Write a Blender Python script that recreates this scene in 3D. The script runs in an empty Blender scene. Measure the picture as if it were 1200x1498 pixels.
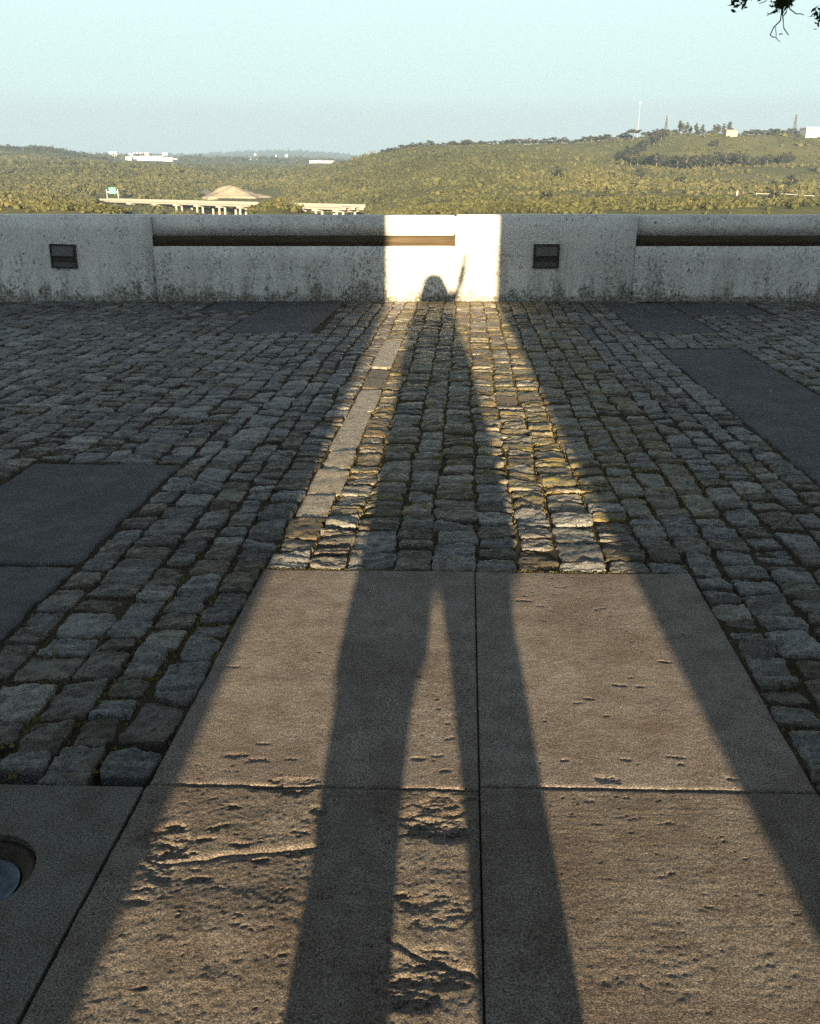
import bpy, bmesh, math, random
import numpy as np
from mathutils import Vector, Matrix

R = math.radians
random.seed(4)
rng = np.random.default_rng(7)
scene = bpy.context.scene
col = scene.collection

# ------------------------------------------------------------------ camera
F, W, H, CAMZ, VPY = 1300.0, 1200.0, 1498.0, 1.25, 275.0
CX, CY = W / 2, H / 2
PITCH = math.atan((CY - VPY) / F)
cd = bpy.data.cameras.new("camera")
cam = bpy.data.objects.new("camera", cd)
col.objects.link(cam)
cam.location = (0, 0, CAMZ)
cam.rotation_euler = (R(90) - PITCH, 0, 0)
cd.sensor_fit = 'HORIZONTAL'
cd.sensor_width = 36
cd.lens = F / W * 36
cd.clip_start = 0.05
cd.clip_end = 60000
scene.camera = cam

# ------------------------------------------------------------------ light
SUN_EL, SUN_AZ = R(7.0), R(1.7)          # elevation; shadows run 1.7 deg to the right of +Y
SUN_STRENGTH, SKY_STRENGTH, EXPOSURE = 5.0, 0.055, 2.35
world = bpy.data.worlds.new("World")
scene.world = world
world.use_nodes = True
wn = world.node_tree.nodes
wl = world.node_tree.links
bg = wn["Background"]
sky = wn.new("ShaderNodeTexSky")
sky.sky_type = 'NISHITA'
sky.sun_disc = False
sky.sun_elevation = SUN_EL
sky.sun_rotation = R(180) + SUN_AZ
sky.altitude = 100
sky.air_density = 1.0
sky.dust_density = 1.0
sky.ozone_density = 1.6
# clear-sky model veiled by a thin pale high haze, the same at every bearing
tc = wn.new("ShaderNodeTexCoord")
sx = wn.new("ShaderNodeSeparateXYZ"); wl.new(tc.outputs["Generated"], sx.inputs[0])
rmp = wn.new("ShaderNodeValToRGB"); wl.new(sx.outputs[2], rmp.inputs[0])
el_ = rmp.color_ramp.elements
SKYG = [(0.0, (1.85, 2.15, 2.25)), (0.072, (2.2, 2.6, 2.65)), (0.088, (2.45, 3.15, 3.05)), (0.17, (2.85, 3.75, 3.5)), (0.32, (2.65, 3.25, 3.25)), (0.6, (1.3, 1.52, 1.72)), (1.0, (0.84, 0.99, 1.20))]  # stops above the frame shaped to light the shaded wall more than the ground
while len(el_) < len(SKYG): el_.new(0.5)
for k_, (p_, c_) in enumerate(SKYG):
    el_[k_].position = p_; el_[k_].color = (c_[0], c_[1], c_[2], 1)
veil = wn.new("ShaderNodeMix"); veil.data_type = 'RGBA'; veil.inputs[0].default_value = 0.84
wl.new(sky.outputs[0], veil.inputs[6]); wl.new(rmp.outputs[0], veil.inputs[7])
wl.new(veil.outputs[2], bg.inputs[0])
bg.inputs[1].default_value = SKY_STRENGTH
sl = bpy.data.lights.new("sun", 'SUN')
sl.energy = SUN_STRENGTH
sl.angle = R(0.53)
sl.color = (1.0, 0.76, 0.46)
so = bpy.data.objects.new("sun", sl)
col.objects.link(so)
sdir = Vector((math.sin(SUN_AZ) * math.cos(SUN_EL), math.cos(SUN_AZ) * math.cos(SUN_EL), -math.sin(SUN_EL)))
so.rotation_euler = sdir.to_track_quat('-Z', 'Y').to_euler()
so.location = (0, -20, 20)
vs = scene.view_settings
vs.view_transform = 'Standard'
vs.look = 'None'
vs.exposure = EXPOSURE
vs.gamma = 1
vs.use_curve_mapping = False
scene.cycles.use_denoising = False
scene.cycles.max_bounces = 6
scene.cycles.volume_bounces = 1
scene.cycles.use_adaptive_sampling = True

# ------------------------------------------------------------------ helpers
def ray(x, y):
    a, b = (x - CX) / F, (CY - y) / F
    return Vector((a, math.cos(PITCH) + b * math.sin(PITCH), -math.sin(PITCH) + b * math.cos(PITCH)))

def at(x, y, d):
    r = ray(x, y)
    q = r * (d / r.y)
    q.z += CAMZ
    return q

def on_plane(x, y, z):
    r = ray(x, y)
    q = r * ((z - CAMZ) / r.z)
    q.z = z
    return q

PA = R(3.45)
PC, PS = math.cos(PA), math.sin(PA)
PS2 = PS * 0.5                               # the cross joints are laid a little askew
PO = (0.226, 2.832)
def pav(u, v, z=0.0):                       # paving coordinates -> world
    return Vector((PO[0] + u * PC + v * PS, PO[1] - u * PS2 + v * PC, z))
def unpav(x, y):
    dx, dy = x - PO[0], y - PO[1]
    det = PC * PC + PS * PS2
    return (dx * PC - dy * PS) / det, (dx * PS2 + dy * PC) / det

def hash2(ix, iy, seed):
    h = (ix.astype(np.int64) * 374761393 + iy.astype(np.int64) * 668265263 + seed * 974634777) & 0xFFFFFFFF
    h = ((h ^ (h >> 13)) * 1274126177) & 0xFFFFFFFF
    h = h ^ (h >> 16)
    return (h & 0xFFFFFF) / float(0xFFFFFF)

def vnoise(x, y, seed=0):
    x = np.asarray(x, float); y = np.asarray(y, float)
    ix, iy = np.floor(x), np.floor(y)
    fx, fy = x - ix, y - iy
    fx = fx * fx * (3 - 2 * fx); fy = fy * fy * (3 - 2 * fy)
    a = hash2(ix, iy, seed); b = hash2(ix + 1, iy, seed)
    c = hash2(ix, iy + 1, seed); d = hash2(ix + 1, iy + 1, seed)
    return (a + (b - a) * fx) * (1 - fy) + (c + (d - c) * fx) * fy

def fbm(x, y, seed=0, octv=4, gain=0.5):
    s = 0; a = 1.0; t = 0
    for k in range(octv):
        s = s + a * vnoise(np.asarray(x) * 2 ** k + 17.3 * k, np.asarray(y) * 2 ** k - 9.1 * k, seed + k)
        t += a; a *= gain
    return s / t

def sstep(a, b, x):
    t = np.clip((x - a) / (b - a), 0, 1)
    return t * t * (3 - 2 * t)

def mesh_np(name, verts, faces, mat=None, smooth=False, attr=None):
    """faces: int array (M,3|4) or list of such arrays"""
    me = bpy.data.meshes.new(name)
    fl = faces if isinstance(faces, list) else [faces]
    fl = [np.asarray(f, np.int32) for f in fl if len(f)]
    loops = np.concatenate([f.ravel() for f in fl])
    counts = np.concatenate([np.full(len(f), f.shape[1], np.int32) for f in fl])
    starts = np.concatenate([[0], np.cumsum(counts)[:-1]]).astype(np.int32)
    me.vertices.add(len(verts))
    me.vertices.foreach_set("co", np.asarray(verts, np.float32).ravel())
    me.loops.add(len(loops))
    me.loops.foreach_set("vertex_index", loops)
    me.polygons.add(len(counts))
    me.polygons.foreach_set("loop_start", starts)
    me.polygons.foreach_set("loop_total", counts)
    if smooth:
        me.polygons.foreach_set("use_smooth", np.ones(len(counts), bool))
    me.update(calc_edges=True)
    if attr is not None:
        for an, vals in attr.items():
            at_ = me.attributes.new(an, 'FLOAT', 'POINT')
            at_.data.foreach_set("value", np.asarray(vals, np.float32))
    if mat:
        me.materials.append(mat)
    me.validate()
    return me

def put(name, me, parent=None, loc=None):
    o = bpy.data.objects.new(name, me)
    col.objects.link(o)
    if loc is not None:
        o.location = loc
    if parent is not None:
        o.parent = parent
    return o

def tag(o, label=None, cat=None, group=None, kind=None):
    if label: o["label"] = label
    if cat: o["category"] = cat
    if group: o["group"] = group
    if kind: o["kind"] = kind
    return o

def empty(name, loc=(0, 0, 0), rz=0):
    o = bpy.data.objects.new(name, None)
    o.empty_display_size = 0.2
    col.objects.link(o)
    o.location = loc
    o.rotation_euler = (0, 0, rz)
    return o

class MB:
    """collects boxes, tubes and lofts for ONE mesh"""
    def __init__(s):
        s.v = []; s.f = []
    def add(s, v, f):
        n = len(s.v)
        s.v += [tuple(q) for q in v]
        s.f += [tuple(i + n for i in q) for q in f]
        return s
    def box(s, lo, hi):
        (a, b, c), (d, e, g) = lo, hi
        v = [(a, b, c), (d, b, c), (d, e, c), (a, e, c), (a, b, g), (d, b, g), (d, e, g), (a, e, g)]
        return s.add(v, [(0, 3, 2, 1), (4, 5, 6, 7), (0, 1, 5, 4), (1, 2, 6, 5), (2, 3, 7, 6), (3, 0, 4, 7)])
    def obox(s, p, ax, half_w, z0, z1):
        """box along segment p..ax (2D), half width, between z0 z1"""
        p, q = Vector(p[:2]), Vector(ax[:2])
        d = (q - p).normalized(); n = Vector((-d.y, d.x)) * half_w
        c = [p + n, p - n, q - n, q + n]
        v = [(k.x, k.y, z0) for k in c] + [(k.x, k.y, z1) for k in c]
        return s.add(v, [(3, 2, 1, 0), (4, 5, 6, 7), (0, 1, 5, 4), (1, 2, 6, 5), (2, 3, 7, 6), (3, 0, 4, 7)])
    def tube(s, pts, rad, seg=8, cap=True):
        pts = [Vector(p) for p in pts]
        if not hasattr(rad, '__len__'): rad = [rad] * len(pts)
        rings = []
        for i, p in enumerate(pts):
            d = (pts[min(i + 1, len(pts) - 1)] - pts[max(i - 1, 0)]).normalized()
            up = Vector((0, 0, 1)) if abs(d.z) < 0.95 else Vector((1, 0, 0))
            a = d.cross(up).normalized(); b = d.cross(a).normalized()
            rr = rad[i] if hasattr(rad[i], '__len__') else (rad[i], rad[i])
            rings.append([p + a * (rr[0] * math.cos(2 * math.pi * k / seg)) + b * (rr[1] * math.sin(2 * math.pi * k / seg)) for k in range(seg)])
        v = [q for r_ in rings for q in r_]
        f = []
        for i in range(len(pts) - 1):
            for k in range(seg):
                k2 = (k + 1) % seg
                f.append((i * seg + k, i * seg + k2, (i + 1) * seg + k2, (i + 1) * seg + k))
        if cap:
            f.append(tuple(range(seg)))
            f.append(tuple(reversed(range((len(pts) - 1) * seg, len(pts) * seg))))
        return s.add(v, f)
    def build(s, name, mat, parent=None, loc=None, smooth=False):
        me = bpy.data.meshes.new(name)
        me.from_pydata(s.v, [], s.f)
        bm = bmesh.new(); bm.from_mesh(me)
        bmesh.ops.recalc_face_normals(bm, faces=bm.faces)
        bm.to_mesh(me); bm.free()
        if smooth:
            me.polygons.foreach_set("use_smooth", np.ones(len(me.polygons), bool))
        me.materials.append(mat)
        return put(name, me, parent, loc)

# ------------------------------------------------------------------ materials
class NT:
    def __init__(s, name, rough=0.8, spec=0.3):
        s.m = bpy.data.materials.new(name)
        s.m.use_nodes = True
        s.n = s.m.node_tree.nodes; s.l = s.m.node_tree.links
        s.b = s.n["Principled BSDF"]
        s.b.inputs["Roughness"].default_value = rough
        s.b.inputs["Specular IOR Level"].default_value = spec
    def pos(s):
        g = s.n.new("ShaderNodeNewGeometry"); return g.outputs["Position"]
    def mapv(s, v, sc):
        m = s.n.new("ShaderNodeMapping"); s.l.new(v, m.inputs[0]); m.inputs["Scale"].default_value = sc; return m.outputs[0]
    def noise(s, v, scale, detail=4, rough=0.55, dist=0.0):
        t = s.n.new("ShaderNodeTexNoise"); s.l.new(v, t.inputs["Vector"])
        t.inputs["Scale"].default_value = scale; t.inputs["Detail"].default_value = detail
        t.inputs["Roughness"].default_value = rough; t.inputs["Distortion"].default_value = dist
        return t.outputs[0]
    def ramp(s, v, stops):
        r = s.n.new("ShaderNodeValToRGB"); s.l.new(v, r.inputs[0])
        e = r.color_ramp.elements
        while len(e) < len(stops): e.new(0.5)
        for k, (p, c) in enumerate(stops):
            e[k].position = p
            e[k].color = (c, c, c, 1) if not hasattr(c, '__len__') else (*c, 1)
        return r.outputs[0]
    def mix(s, fac, a, b, mode='MIX'):
        m = s.n.new("ShaderNodeMix"); m.data_type = 'RGBA'; m.blend_type = mode
        for inp, val in ((0, fac), (6, a), (7, b)):
            if isinstance(val, (int, float)): m.inputs[inp].default_value = val if inp == 0 else (val, val, val, 1)
            elif isinstance(val, tuple): m.inputs[inp].default_value = (*val, 1)
            else: s.l.new(val, m.inputs[inp])
        return m.outputs[2]
    def math(s, op, a, b=0.0, c=None):
        m = s.n.new("ShaderNodeMath"); m.operation = op
        for k, val in enumerate((a, b) if c is None else (a, b, c)):
            if isinstance(val, (int, float)): m.inputs[k].default_value = val
            else: s.l.new(val, m.inputs[k])
        return m.outputs[0]
    def xyz(s, v):
        q = s.n.new("ShaderNodeSeparateXYZ"); s.l.new(v, q.inputs[0]); return q.outputs
    def attr(s, name):
        a = s.n.new("ShaderNodeAttribute"); a.attribute_name = name; return a.outputs["Fac"]
    def color(s, c):
        if isinstance(c, tuple): s.b.inputs["Base Color"].default_value = (*c, 1)
        else: s.l.new(c, s.b.inputs["Base Color"])
        return s
    def bump(s, hgt, dist, strength=1.0, prev=None):
        b = s.n.new("ShaderNodeBump"); b.inputs["Distance"].default_value = dist; b.inputs["Strength"].default_value = strength
        s.l.new(hgt, b.inputs["Height"])
        if prev is not None: s.l.new(prev, b.inputs["Normal"])
        s.l.new(b.outputs[0], s.b.inputs["Normal"])
        return b.outputs[0]

def simple(name, c, rough=0.7, spec=0.3, var=0.0, scale=20, metallic=0.0):
    t = NT(name, rough, spec)
    if var:
        n = t.noise(t.pos(), scale, 5)
        t.color(t.ramp(n, [(0.3, tuple(k * (1 - var) for k in c)), (0.7, tuple(min(1, k * (1 + var)) for k in c))]))
        t.bump(n, 0.002, 0.5)
    else:
        t.color(c)
    t.b.inputs["Metallic"].default_value = metallic
    return t.m

# paving slab: cement with warm mottling, speckle
t = NT("slab_cement", 0.85, 0.25)
p = t.pos()
n1 = t.noise(p, 3.0, 6, 0.6); n2 = t.noise(p, 260, 4, 0.75); n3 = t.noise(p, 12, 5, 0.65)
c = t.ramp(n1, [(0.3, (0.185, 0.160, 0.145)), (0.5, (0.225, 0.202, 0.188)), (0.72, (0.232, 0.216, 0.198))])
c = t.mix(t.ramp(n3, [(0.35, 0.75), (0.6, 0.0)]), c, (0.17, 0.145, 0.125))
c = t.mix(1.0, c, t.ramp(n2, [(0.32, 0.55), (0.68, 1.4)]), 'MULTIPLY')
t.color(c)
fine = t.noise(p, 330, 4, 0.7)
comb = t.noise(t.mapv(p, (7, 140, 9)), 1.0, 4, 0.65)
b1 = t.bump(comb, 0.0008, 0.5)
t.bump(fine, 0.0016, 0.9, b1)
M_SLAB = t.m

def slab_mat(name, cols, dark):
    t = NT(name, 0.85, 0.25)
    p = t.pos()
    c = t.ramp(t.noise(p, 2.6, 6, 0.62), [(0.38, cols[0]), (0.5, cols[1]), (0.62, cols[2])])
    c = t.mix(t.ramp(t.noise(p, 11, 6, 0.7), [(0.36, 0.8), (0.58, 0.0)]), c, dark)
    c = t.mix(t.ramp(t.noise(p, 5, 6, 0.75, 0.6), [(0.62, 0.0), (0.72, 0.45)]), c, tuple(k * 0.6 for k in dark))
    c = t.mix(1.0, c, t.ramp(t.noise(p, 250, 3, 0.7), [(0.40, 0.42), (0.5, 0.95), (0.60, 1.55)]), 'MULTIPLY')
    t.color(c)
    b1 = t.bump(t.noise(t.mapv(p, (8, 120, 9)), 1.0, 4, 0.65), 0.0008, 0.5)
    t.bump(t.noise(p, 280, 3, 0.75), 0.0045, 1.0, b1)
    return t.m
M_SLAB2 = slab_mat("dimmed_slab_cement", ((0.112, 0.094, 0.079), (0.145, 0.127, 0.110), (0.156, 0.142, 0.125)), (0.088, 0.070, 0.056))  # lower slabs: lens falloff toward the frame bottom put into a darker cement
M_SLAB = slab_mat("slab_cement_upper", ((0.135, 0.114, 0.101), (0.182, 0.161, 0.147), (0.196, 0.180, 0.164)), (0.116, 0.094, 0.077))
M_PANEL = slab_mat("panel_concrete", ((0.066, 0.069, 0.076), (0.085, 0.089, 0.098), (0.100, 0.104, 0.112)), (0.055, 0.053, 0.051))
M_PANEL2 = slab_mat("brown_concrete", ((0.092, 0.086, 0.078), (0.115, 0.110, 0.103), (0.125, 0.120, 0.113)), (0.075, 0.066, 0.056))

# cobble granite
t = NT("cobble_granite", 0.62, 0.4)
p = t.pos()
tn = t.attr("tone")
c = t.ramp(tn, [(0.0, (0.050, 0.042, 0.034)), (0.25, (0.085, 0.077, 0.070)), (0.55, (0.106, 0.112, 0.120)), (0.85, (0.165, 0.180, 0.195)), (0.95, (0.23, 0.22, 0.205)), (1.0, (0.25, 0.228, 0.195))])
c = t.mix(1.0, c, t.ramp(t.noise(p, 170, 4, 0.72), [(0.40, 0.42), (0.5, 0.95), (0.60, 1.6)]), 'MULTIPLY')
c = t.mix(t.ramp(t.noise(p, 22, 5, 0.65), [(0.36, 0.7), (0.52, 0.0)]), c, (0.070, 0.055, 0.040))
lich_gild = t.math('MULTIPLY', t.attr("lichen"), t.ramp(t.noise(p, 26, 6, 0.75), [(0.43, 0.0), (0.56, 1.0)]))
c = t.mix(lich_gild, c, t.ramp(t.noise(p, 9, 3), [(0.4, (0.18, 0.125, 0.042)), (0.6, (0.175, 0.160, 0.042))]))
t.color(c)
rg = t.ramp(t.noise(p, 30, 4), [(0.3, 0.36), (0.7, 0.7)])
t.l.new(rg, t.b.inputs["Roughness"])
b1 = t.bump(t.noise(t.mapv(p, (26, 75, 40)), 1.0, 7, 0.7), 0.009, 0.75)
t.bump(t.noise(t.mapv(p, (170, 230, 200)), 1.0, 4, 0.75), 0.0055, 1.0, b1)
M_COBBLE = t.m

# joint soil and moss bed
t = NT("joint_soil", 0.95, 0.1)
p = t.pos()
c = t.ramp(t.noise(p, 55, 5, 0.7), [(0.3, (0.022, 0.018, 0.013)), (0.7, (0.058, 0.045, 0.030))])
c = t.mix(t.ramp(t.noise(p, 5.5, 5, 0.65), [(0.53, 0.0), (0.66, 0.6)]), c, (0.062, 0.058, 0.020))
t.color(c)
t.bump(t.noise(p, 190, 4, 0.7), 0.004, 0.9)
M_SOIL = t.m
t = NT("moss", 0.95, 0.1)
c = t.ramp(t.noise(t.pos(), 14, 4, 0.6), [(0.3, (0.075, 0.052, 0.021)), (0.5, (0.125, 0.098, 0.030)), (0.7, (0.120, 0.112, 0.032))])
t.color(c)
M_MOSS = t.m

# whitewashed parapet with moss, drips and pock marks
t = NT("whitewash", 0.85, 0.2)
p = t.pos(); X = t.xyz(p)
base = t.ramp(t.noise(p, 2.4, 6, 0.6), [(0.3, (0.68, 0.67, 0.65)), (0.7, (0.83, 0.82, 0.80))])
base = t.mix(1.0, base, t.ramp(t.noise(p, 55, 6, 0.78), [(0.3, 0.68), (0.65, 1.06)]), 'MULTIPLY')
# drips: streaks stretched vertically, strongest on the lower half
dr = t.noise(t.mapv(p, (5.5, 1, 0.5)), 1.0, 5, 0.65)
dz = t.ramp(X[2], [(0.05, 1.0), (0.45, 0.55), (0.62, 0.35), (0.66, 0.0)])
drm = t.math('MULTIPLY', t.ramp(dr, [(0.46, 0.0), (0.68, 0.8)]), dz)
base = t.mix(drm, base, (0.27, 0.25, 0.22))
# lichen speckles, clustered
cl = t.ramp(t.noise(t.mapv(p, (2.6, 2, 2.2)), 1.0, 4, 0.6), [(0.40, 0.0), (0.62, 1.0)])
sp = t.ramp(t.noise(t.mapv(p, (30, 30, 22)), 1.0, 6, 0.75), [(0.49, 0.0), (0.58, 0.9)])
zz = t.ramp(X[2], [(0.1, 1.0), (0.5, 0.8), (0.7, 0.35), (0.97, 0.5)])
base = t.mix(t.math('MULTIPLY', t.math('MULTIPLY', cl, sp), zz), base, (0.075, 0.07, 0.055))
pk = t.ramp(t.noise(t.mapv(p, (26, 26, 17)), 1.0, 3, 0.6), [(0.655, 0.0), (0.70, 0.9)])
base = t.mix(pk, base, (0.06, 0.055, 0.045))
# moss belt at the foot: ragged upper edge
nz = t.noise(t.mapv(p, (3.6, 4, 2.2)), 1.0, 8, 0.78)
plume = t.ramp(t.noise(t.mapv(p, (1.9, 1, 0.4)), 1.0, 6, 0.72), [(0.48, 0.0), (0.66, 1.0)])
fm = t.math('SUBTRACT', t.math('ADD', t.math('MULTIPLY', t.math('SUBTRACT', nz, 0.44), 1.5), t.math('MULTIPLY', plume, 0.26)), X[2])
foot = t.ramp(fm, [(0.0, 0.0), (0.12, 0.95)])
low = t.ramp(t.math('SUBTRACT', t.math('MULTIPLY', t.noise(p, 16, 6, 0.75), 0.15), X[2]), [(0.0, 0.0), (0.035, 0.95)])
foot = t.math('MAXIMUM', foot, low)
mossc = t.ramp(t.noise(p, 30, 5, 0.7), [(0.36, (0.045, 0.038, 0.026)), (0.60, (0.15, 0.135, 0.095))])
gaps = t.ramp(t.noise(p, 45, 5, 0.75), [(0.44, 1.0), (0.58, 0.30)])
base = t.mix(t.math('MULTIPLY', foot, gaps), base, mossc)
t.color(base)
b1 = t.bump(t.noise(p, 9, 4, 0.6), 0.012, 0.5)
t.bump(t.noise(p, 90, 5, 0.7), 0.004, 0.7, b1)
M_WHITE = t.m

t = NT("weathered_timber", 0.75, 0.25)
p = t.pos()
c = t.ramp(t.noise(t.mapv(p, (2.5, 40, 60)), 1.0, 5, 0.65), [(0.3, (0.026, 0.020, 0.013)), (0.7, (0.085, 0.062, 0.036))])
t.color(c)
t.bump(t.noise(t.mapv(p, (3, 50, 90)), 1.0, 4), 0.003, 0.8)
M_TIMBER = t.m
M_IRON = simple("dark_iron", (0.035, 0.033, 0.032), 0.55, 0.4, 0.35, 60)
M_IRON2 = simple("worn_iron", (0.09, 0.085, 0.08), 0.5, 0.4, 0.3, 50)
M_RUST = simple("rusty_iron", (0.04, 0.030, 0.022), 0.8, 0.3, 0.5, 40)
M_STEEL = simple("worn_steel", (0.065, 0.090, 0.115), 0.55, 0.5, 0.5, 45, 0.4)
M_PLASTER = simple("old_plaster", (0.70, 0.68, 0.64), 0.9, 0.2, 0.2, 2)
M_BRIDGE = simple("bridge_concrete", (0.27, 0.265, 0.245), 0.85, 0.2, 0.1, 0.3)
M_FARWHITE = simple("far_white_render", (0.62, 0.62, 0.61), 0.8, 0.2)
M_FARROOF = simple("far_roof_tile", (0.40, 0.27, 0.20), 0.9, 0.2)
M_FARPINK = simple("far_pink_render", (0.36, 0.27, 0.22), 0.9, 0.2)
M_FARGREY = simple("far_grey_roof", (0.55, 0.56, 0.57), 0.7, 0.3)
M_GREENSIGN = simple("sign_green", (0.03, 0.26, 0.19), 0.5, 0.4)
M_GALV = simple("galvanised_steel", (0.50, 0.51, 0.52), 0.5, 0.4, metallic=0.3)
M_SAND = simple("quarry_sand", (0.22, 0.195, 0.155), 0.95, 0.1, 0.12, 0.15)
M_ASPHALT = simple("far_asphalt", (0.20, 0.19, 0.18), 0.9, 0.2)
M_BARK = simple("bark", (0.06, 0.05, 0.04), 0.95, 0.1, 0.3, 25)
M_FARBARK = simple("pale_bark", (0.13, 0.11, 0.09), 0.95, 0.1)

def leafmat(name, dark, light, trans=0.25):
    t = NT(name, 0.75, 0.15)
    t.color(t.ramp(t.attr("tone"), [(0.0, dark), (1.0, light)]))
    return t.m
M_SCRUB = None
t = NT("scrub_leaves", 0.85, 0.1)
t.color(t.ramp(t.attr("tone"), [(0.0, (0.026, 0.030, 0.017)), (0.3, (0.042, 0.047, 0.022)), (0.55, (0.060, 0.065, 0.028)), (0.8, (0.080, 0.080, 0.034)), (1.0, (0.115, 0.102, 0.048))]))
M_SCRUB = t.m
M_GROVE = leafmat("grove_leaves", (0.010, 0.014, 0.010), (0.032, 0.036, 0.020))
M_PINE = leafmat("pine_needles", (0.016, 0.019, 0.013), (0.05, 0.052, 0.028))
M_OAK = leafmat("oak_leaves", (0.02, 0.028, 0.014), (0.05, 0.065, 0.025))

t = NT("hill_grass", 0.95, 0.1)
p = t.pos()
c = t.ramp(t.noise(p, 0.016, 7, 0.7), [(0.3, (0.068, 0.078, 0.030)), (0.47, (0.104, 0.110, 0.040)), (0.58, (0.138, 0.132, 0.046)), (0.72, (0.165, 0.145, 0.078))])
c = t.mix(t.ramp(t.noise(p, 0.0065, 4, 0.6), [(0.52, 0.0), (0.62, 0.65)]), c, (0.118, 0.118, 0.036))
c = t.mix(t.ramp(t.noise(p, 0.03, 5, 0.7), [(0.62, 0.0), (0.70, 0.7)]), c, (0.15, 0.135, 0.10))
c = t.mix(t.ramp(t.noise(p, 0.12, 5, 0.7), [(0.4, 0.6), (0.62, 0.0)]), c, (0.05, 0.052, 0.024))
c = t.mix(1.0, c, t.ramp(t.noise(p, 0.7, 4, 0.7), [(0.3, 0.7), (0.7, 1.3)]), 'MULTIPLY')
t.color(c)
M_HILL = t.m

t = NT("skin", 0.5, 0.3); t.color((0.45, 0.28, 0.2)); M_SKIN = t.m
M_COAT = simple("dark_wool", (0.03, 0.032, 0.04), 0.9, 0.1, 0.2, 80)
M_TROUSER = simple("dark_denim", (0.03, 0.035, 0.05), 0.9, 0.1, 0.2, 90)
M_HAIR = simple("brown_hair", (0.03, 0.018, 0.01), 0.6, 0.3, 0.3, 90)
M_BOOT = simple("black_leather", (0.02, 0.018, 0.016), 0.4, 0.4)

# ------------------------------------------------------------------ landscape beyond the parapet
RPX = [-500, -200, 0, 75, 150, 200, 250, 300, 350, 400, 440, 500, 560, 620, 700, 780, 850, 920, 980, 1050, 1120, 1200, 1400, 1700]
def prof(pairs):
    xs, ys = zip(*pairs)
    return np.interp(RPX, xs, ys)
RINGS = [
 (230, prof([(-500, 303), (0, 304), (75, 303), (130, 305), (200, 316), (250, 322), (345, 320), (372, 303), (388, 297), (404, 296), (420, 299), (436, 304), (452, 320), (540, 320), (620, 311), (750, 307), (900, 309), (1050, 306), (1200, 305), (1700, 305)])),
 (320, prof([(-500, 300), (0, 299), (110, 300), (180, 318), (250, 330), (440, 334), (540, 332), (600, 306), (700, 298), (850, 297), (1000, 295), (1200, 295), (1700, 294)])),
 (440, prof([(-500, 293), (0, 292), (100, 294), (140, 301), (190, 325), (300, 335), (440, 335), (540, 318), (600, 290), (700, 283), (850, 288), (1000, 288), (1200, 289), (1700, 288)])),
 (600, prof([(-500, 285), (0, 287), (120, 290), (145, 297), (180, 299), (300, 303), (430, 300), (520, 290), (600, 268), (700, 260), (850, 264), (1000, 270), (1200, 272), (1700, 272)])),
 (800, prof([(-500, 262), (0, 262), (150, 266), (250, 270), (300, 278), (420, 276), (500, 258), (600, 232), (700, 228), (850, 235), (950, 243), (1050, 242), (1200, 240), (1700, 240)])),
 (1000, prof([(-500, 244), (0, 246), (150, 244), (250, 252), (300, 262), (420, 262), (500, 243), (560, 224), (620, 215), (700, 213), (780, 211), (850, 209), (920, 201), (980, 197), (1050, 196), (1200, 196), (1700, 196)])),
 (1300, prof([(-500, 240), (0, 240), (130, 240), (160, 245), (250, 247), (300, 252), (420, 252), (500, 249), (600, 236), (1000, 225), (1700, 225)])),
 (1800, prof([(-500, 223), (0, 222), (80, 222), (125, 226), (155, 241), (300, 244), (430, 245), (500, 247), (600, 245), (1700, 245)])),
 (2600, prof([(-500, 232), (0, 232), (140, 232), (260, 234), (430, 238), (500, 239), (600, 242), (1700, 245)])),
 (4500, prof([(-500, 240), (140, 236), (300, 238), (430, 239), (520, 240), (1700, 245)])),
 (7000, prof([(-500, 230), (200, 228), (300, 226), (350, 223), (400, 221), (450, 221), (500, 226), (560, 230), (1700, 240)])),
 (10000, prof([(-500, 240), (1700, 245)])),
]
# heights on a regular polar grid: columns = bearing, rows = forward distance
NCOL = 260
cpx = np.linspace(-500, 1700, NCOL)
ring_d, ring_z = [], []
for d_, z_ in ((12.2, -2.5), (40, -9), (110, -16)):
    ring_d.append(d_); ring_z.append(np.full(NCOL, z_))
for d_, ys in RINGS:
    yy = np.interp(cpx, RPX, ys)
    yy = np.convolve(np.pad(yy, 1, mode='edge'), np.ones(3) / 3, 'valid')
    ring_d.append(d_)
    b_ = (CY - yy) / F
    ring_z.append(CAMZ + d_ * (-math.sin(PITCH) + b_ * math.cos(PITCH)) / (math.cos(PITCH) + b_ * math.sin(PITCH)))
ring_d.append(16000); ring_z.append(np.full(NCOL, 60.0))
ring_d = np.array(ring_d); ring_z = np.array(ring_z)
def bearing(px, d):          # world x on forward distance d for image column (at the horizon row)
    return (px - CX) / F * d / (math.cos(PITCH) + (CY - 260) / F * math.sin(PITCH))
KB = 1.0 / (F * (math.cos(PITCH) + (CY - 260) / F * math.sin(PITCH)))
ld = np.log(ring_d)
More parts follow.
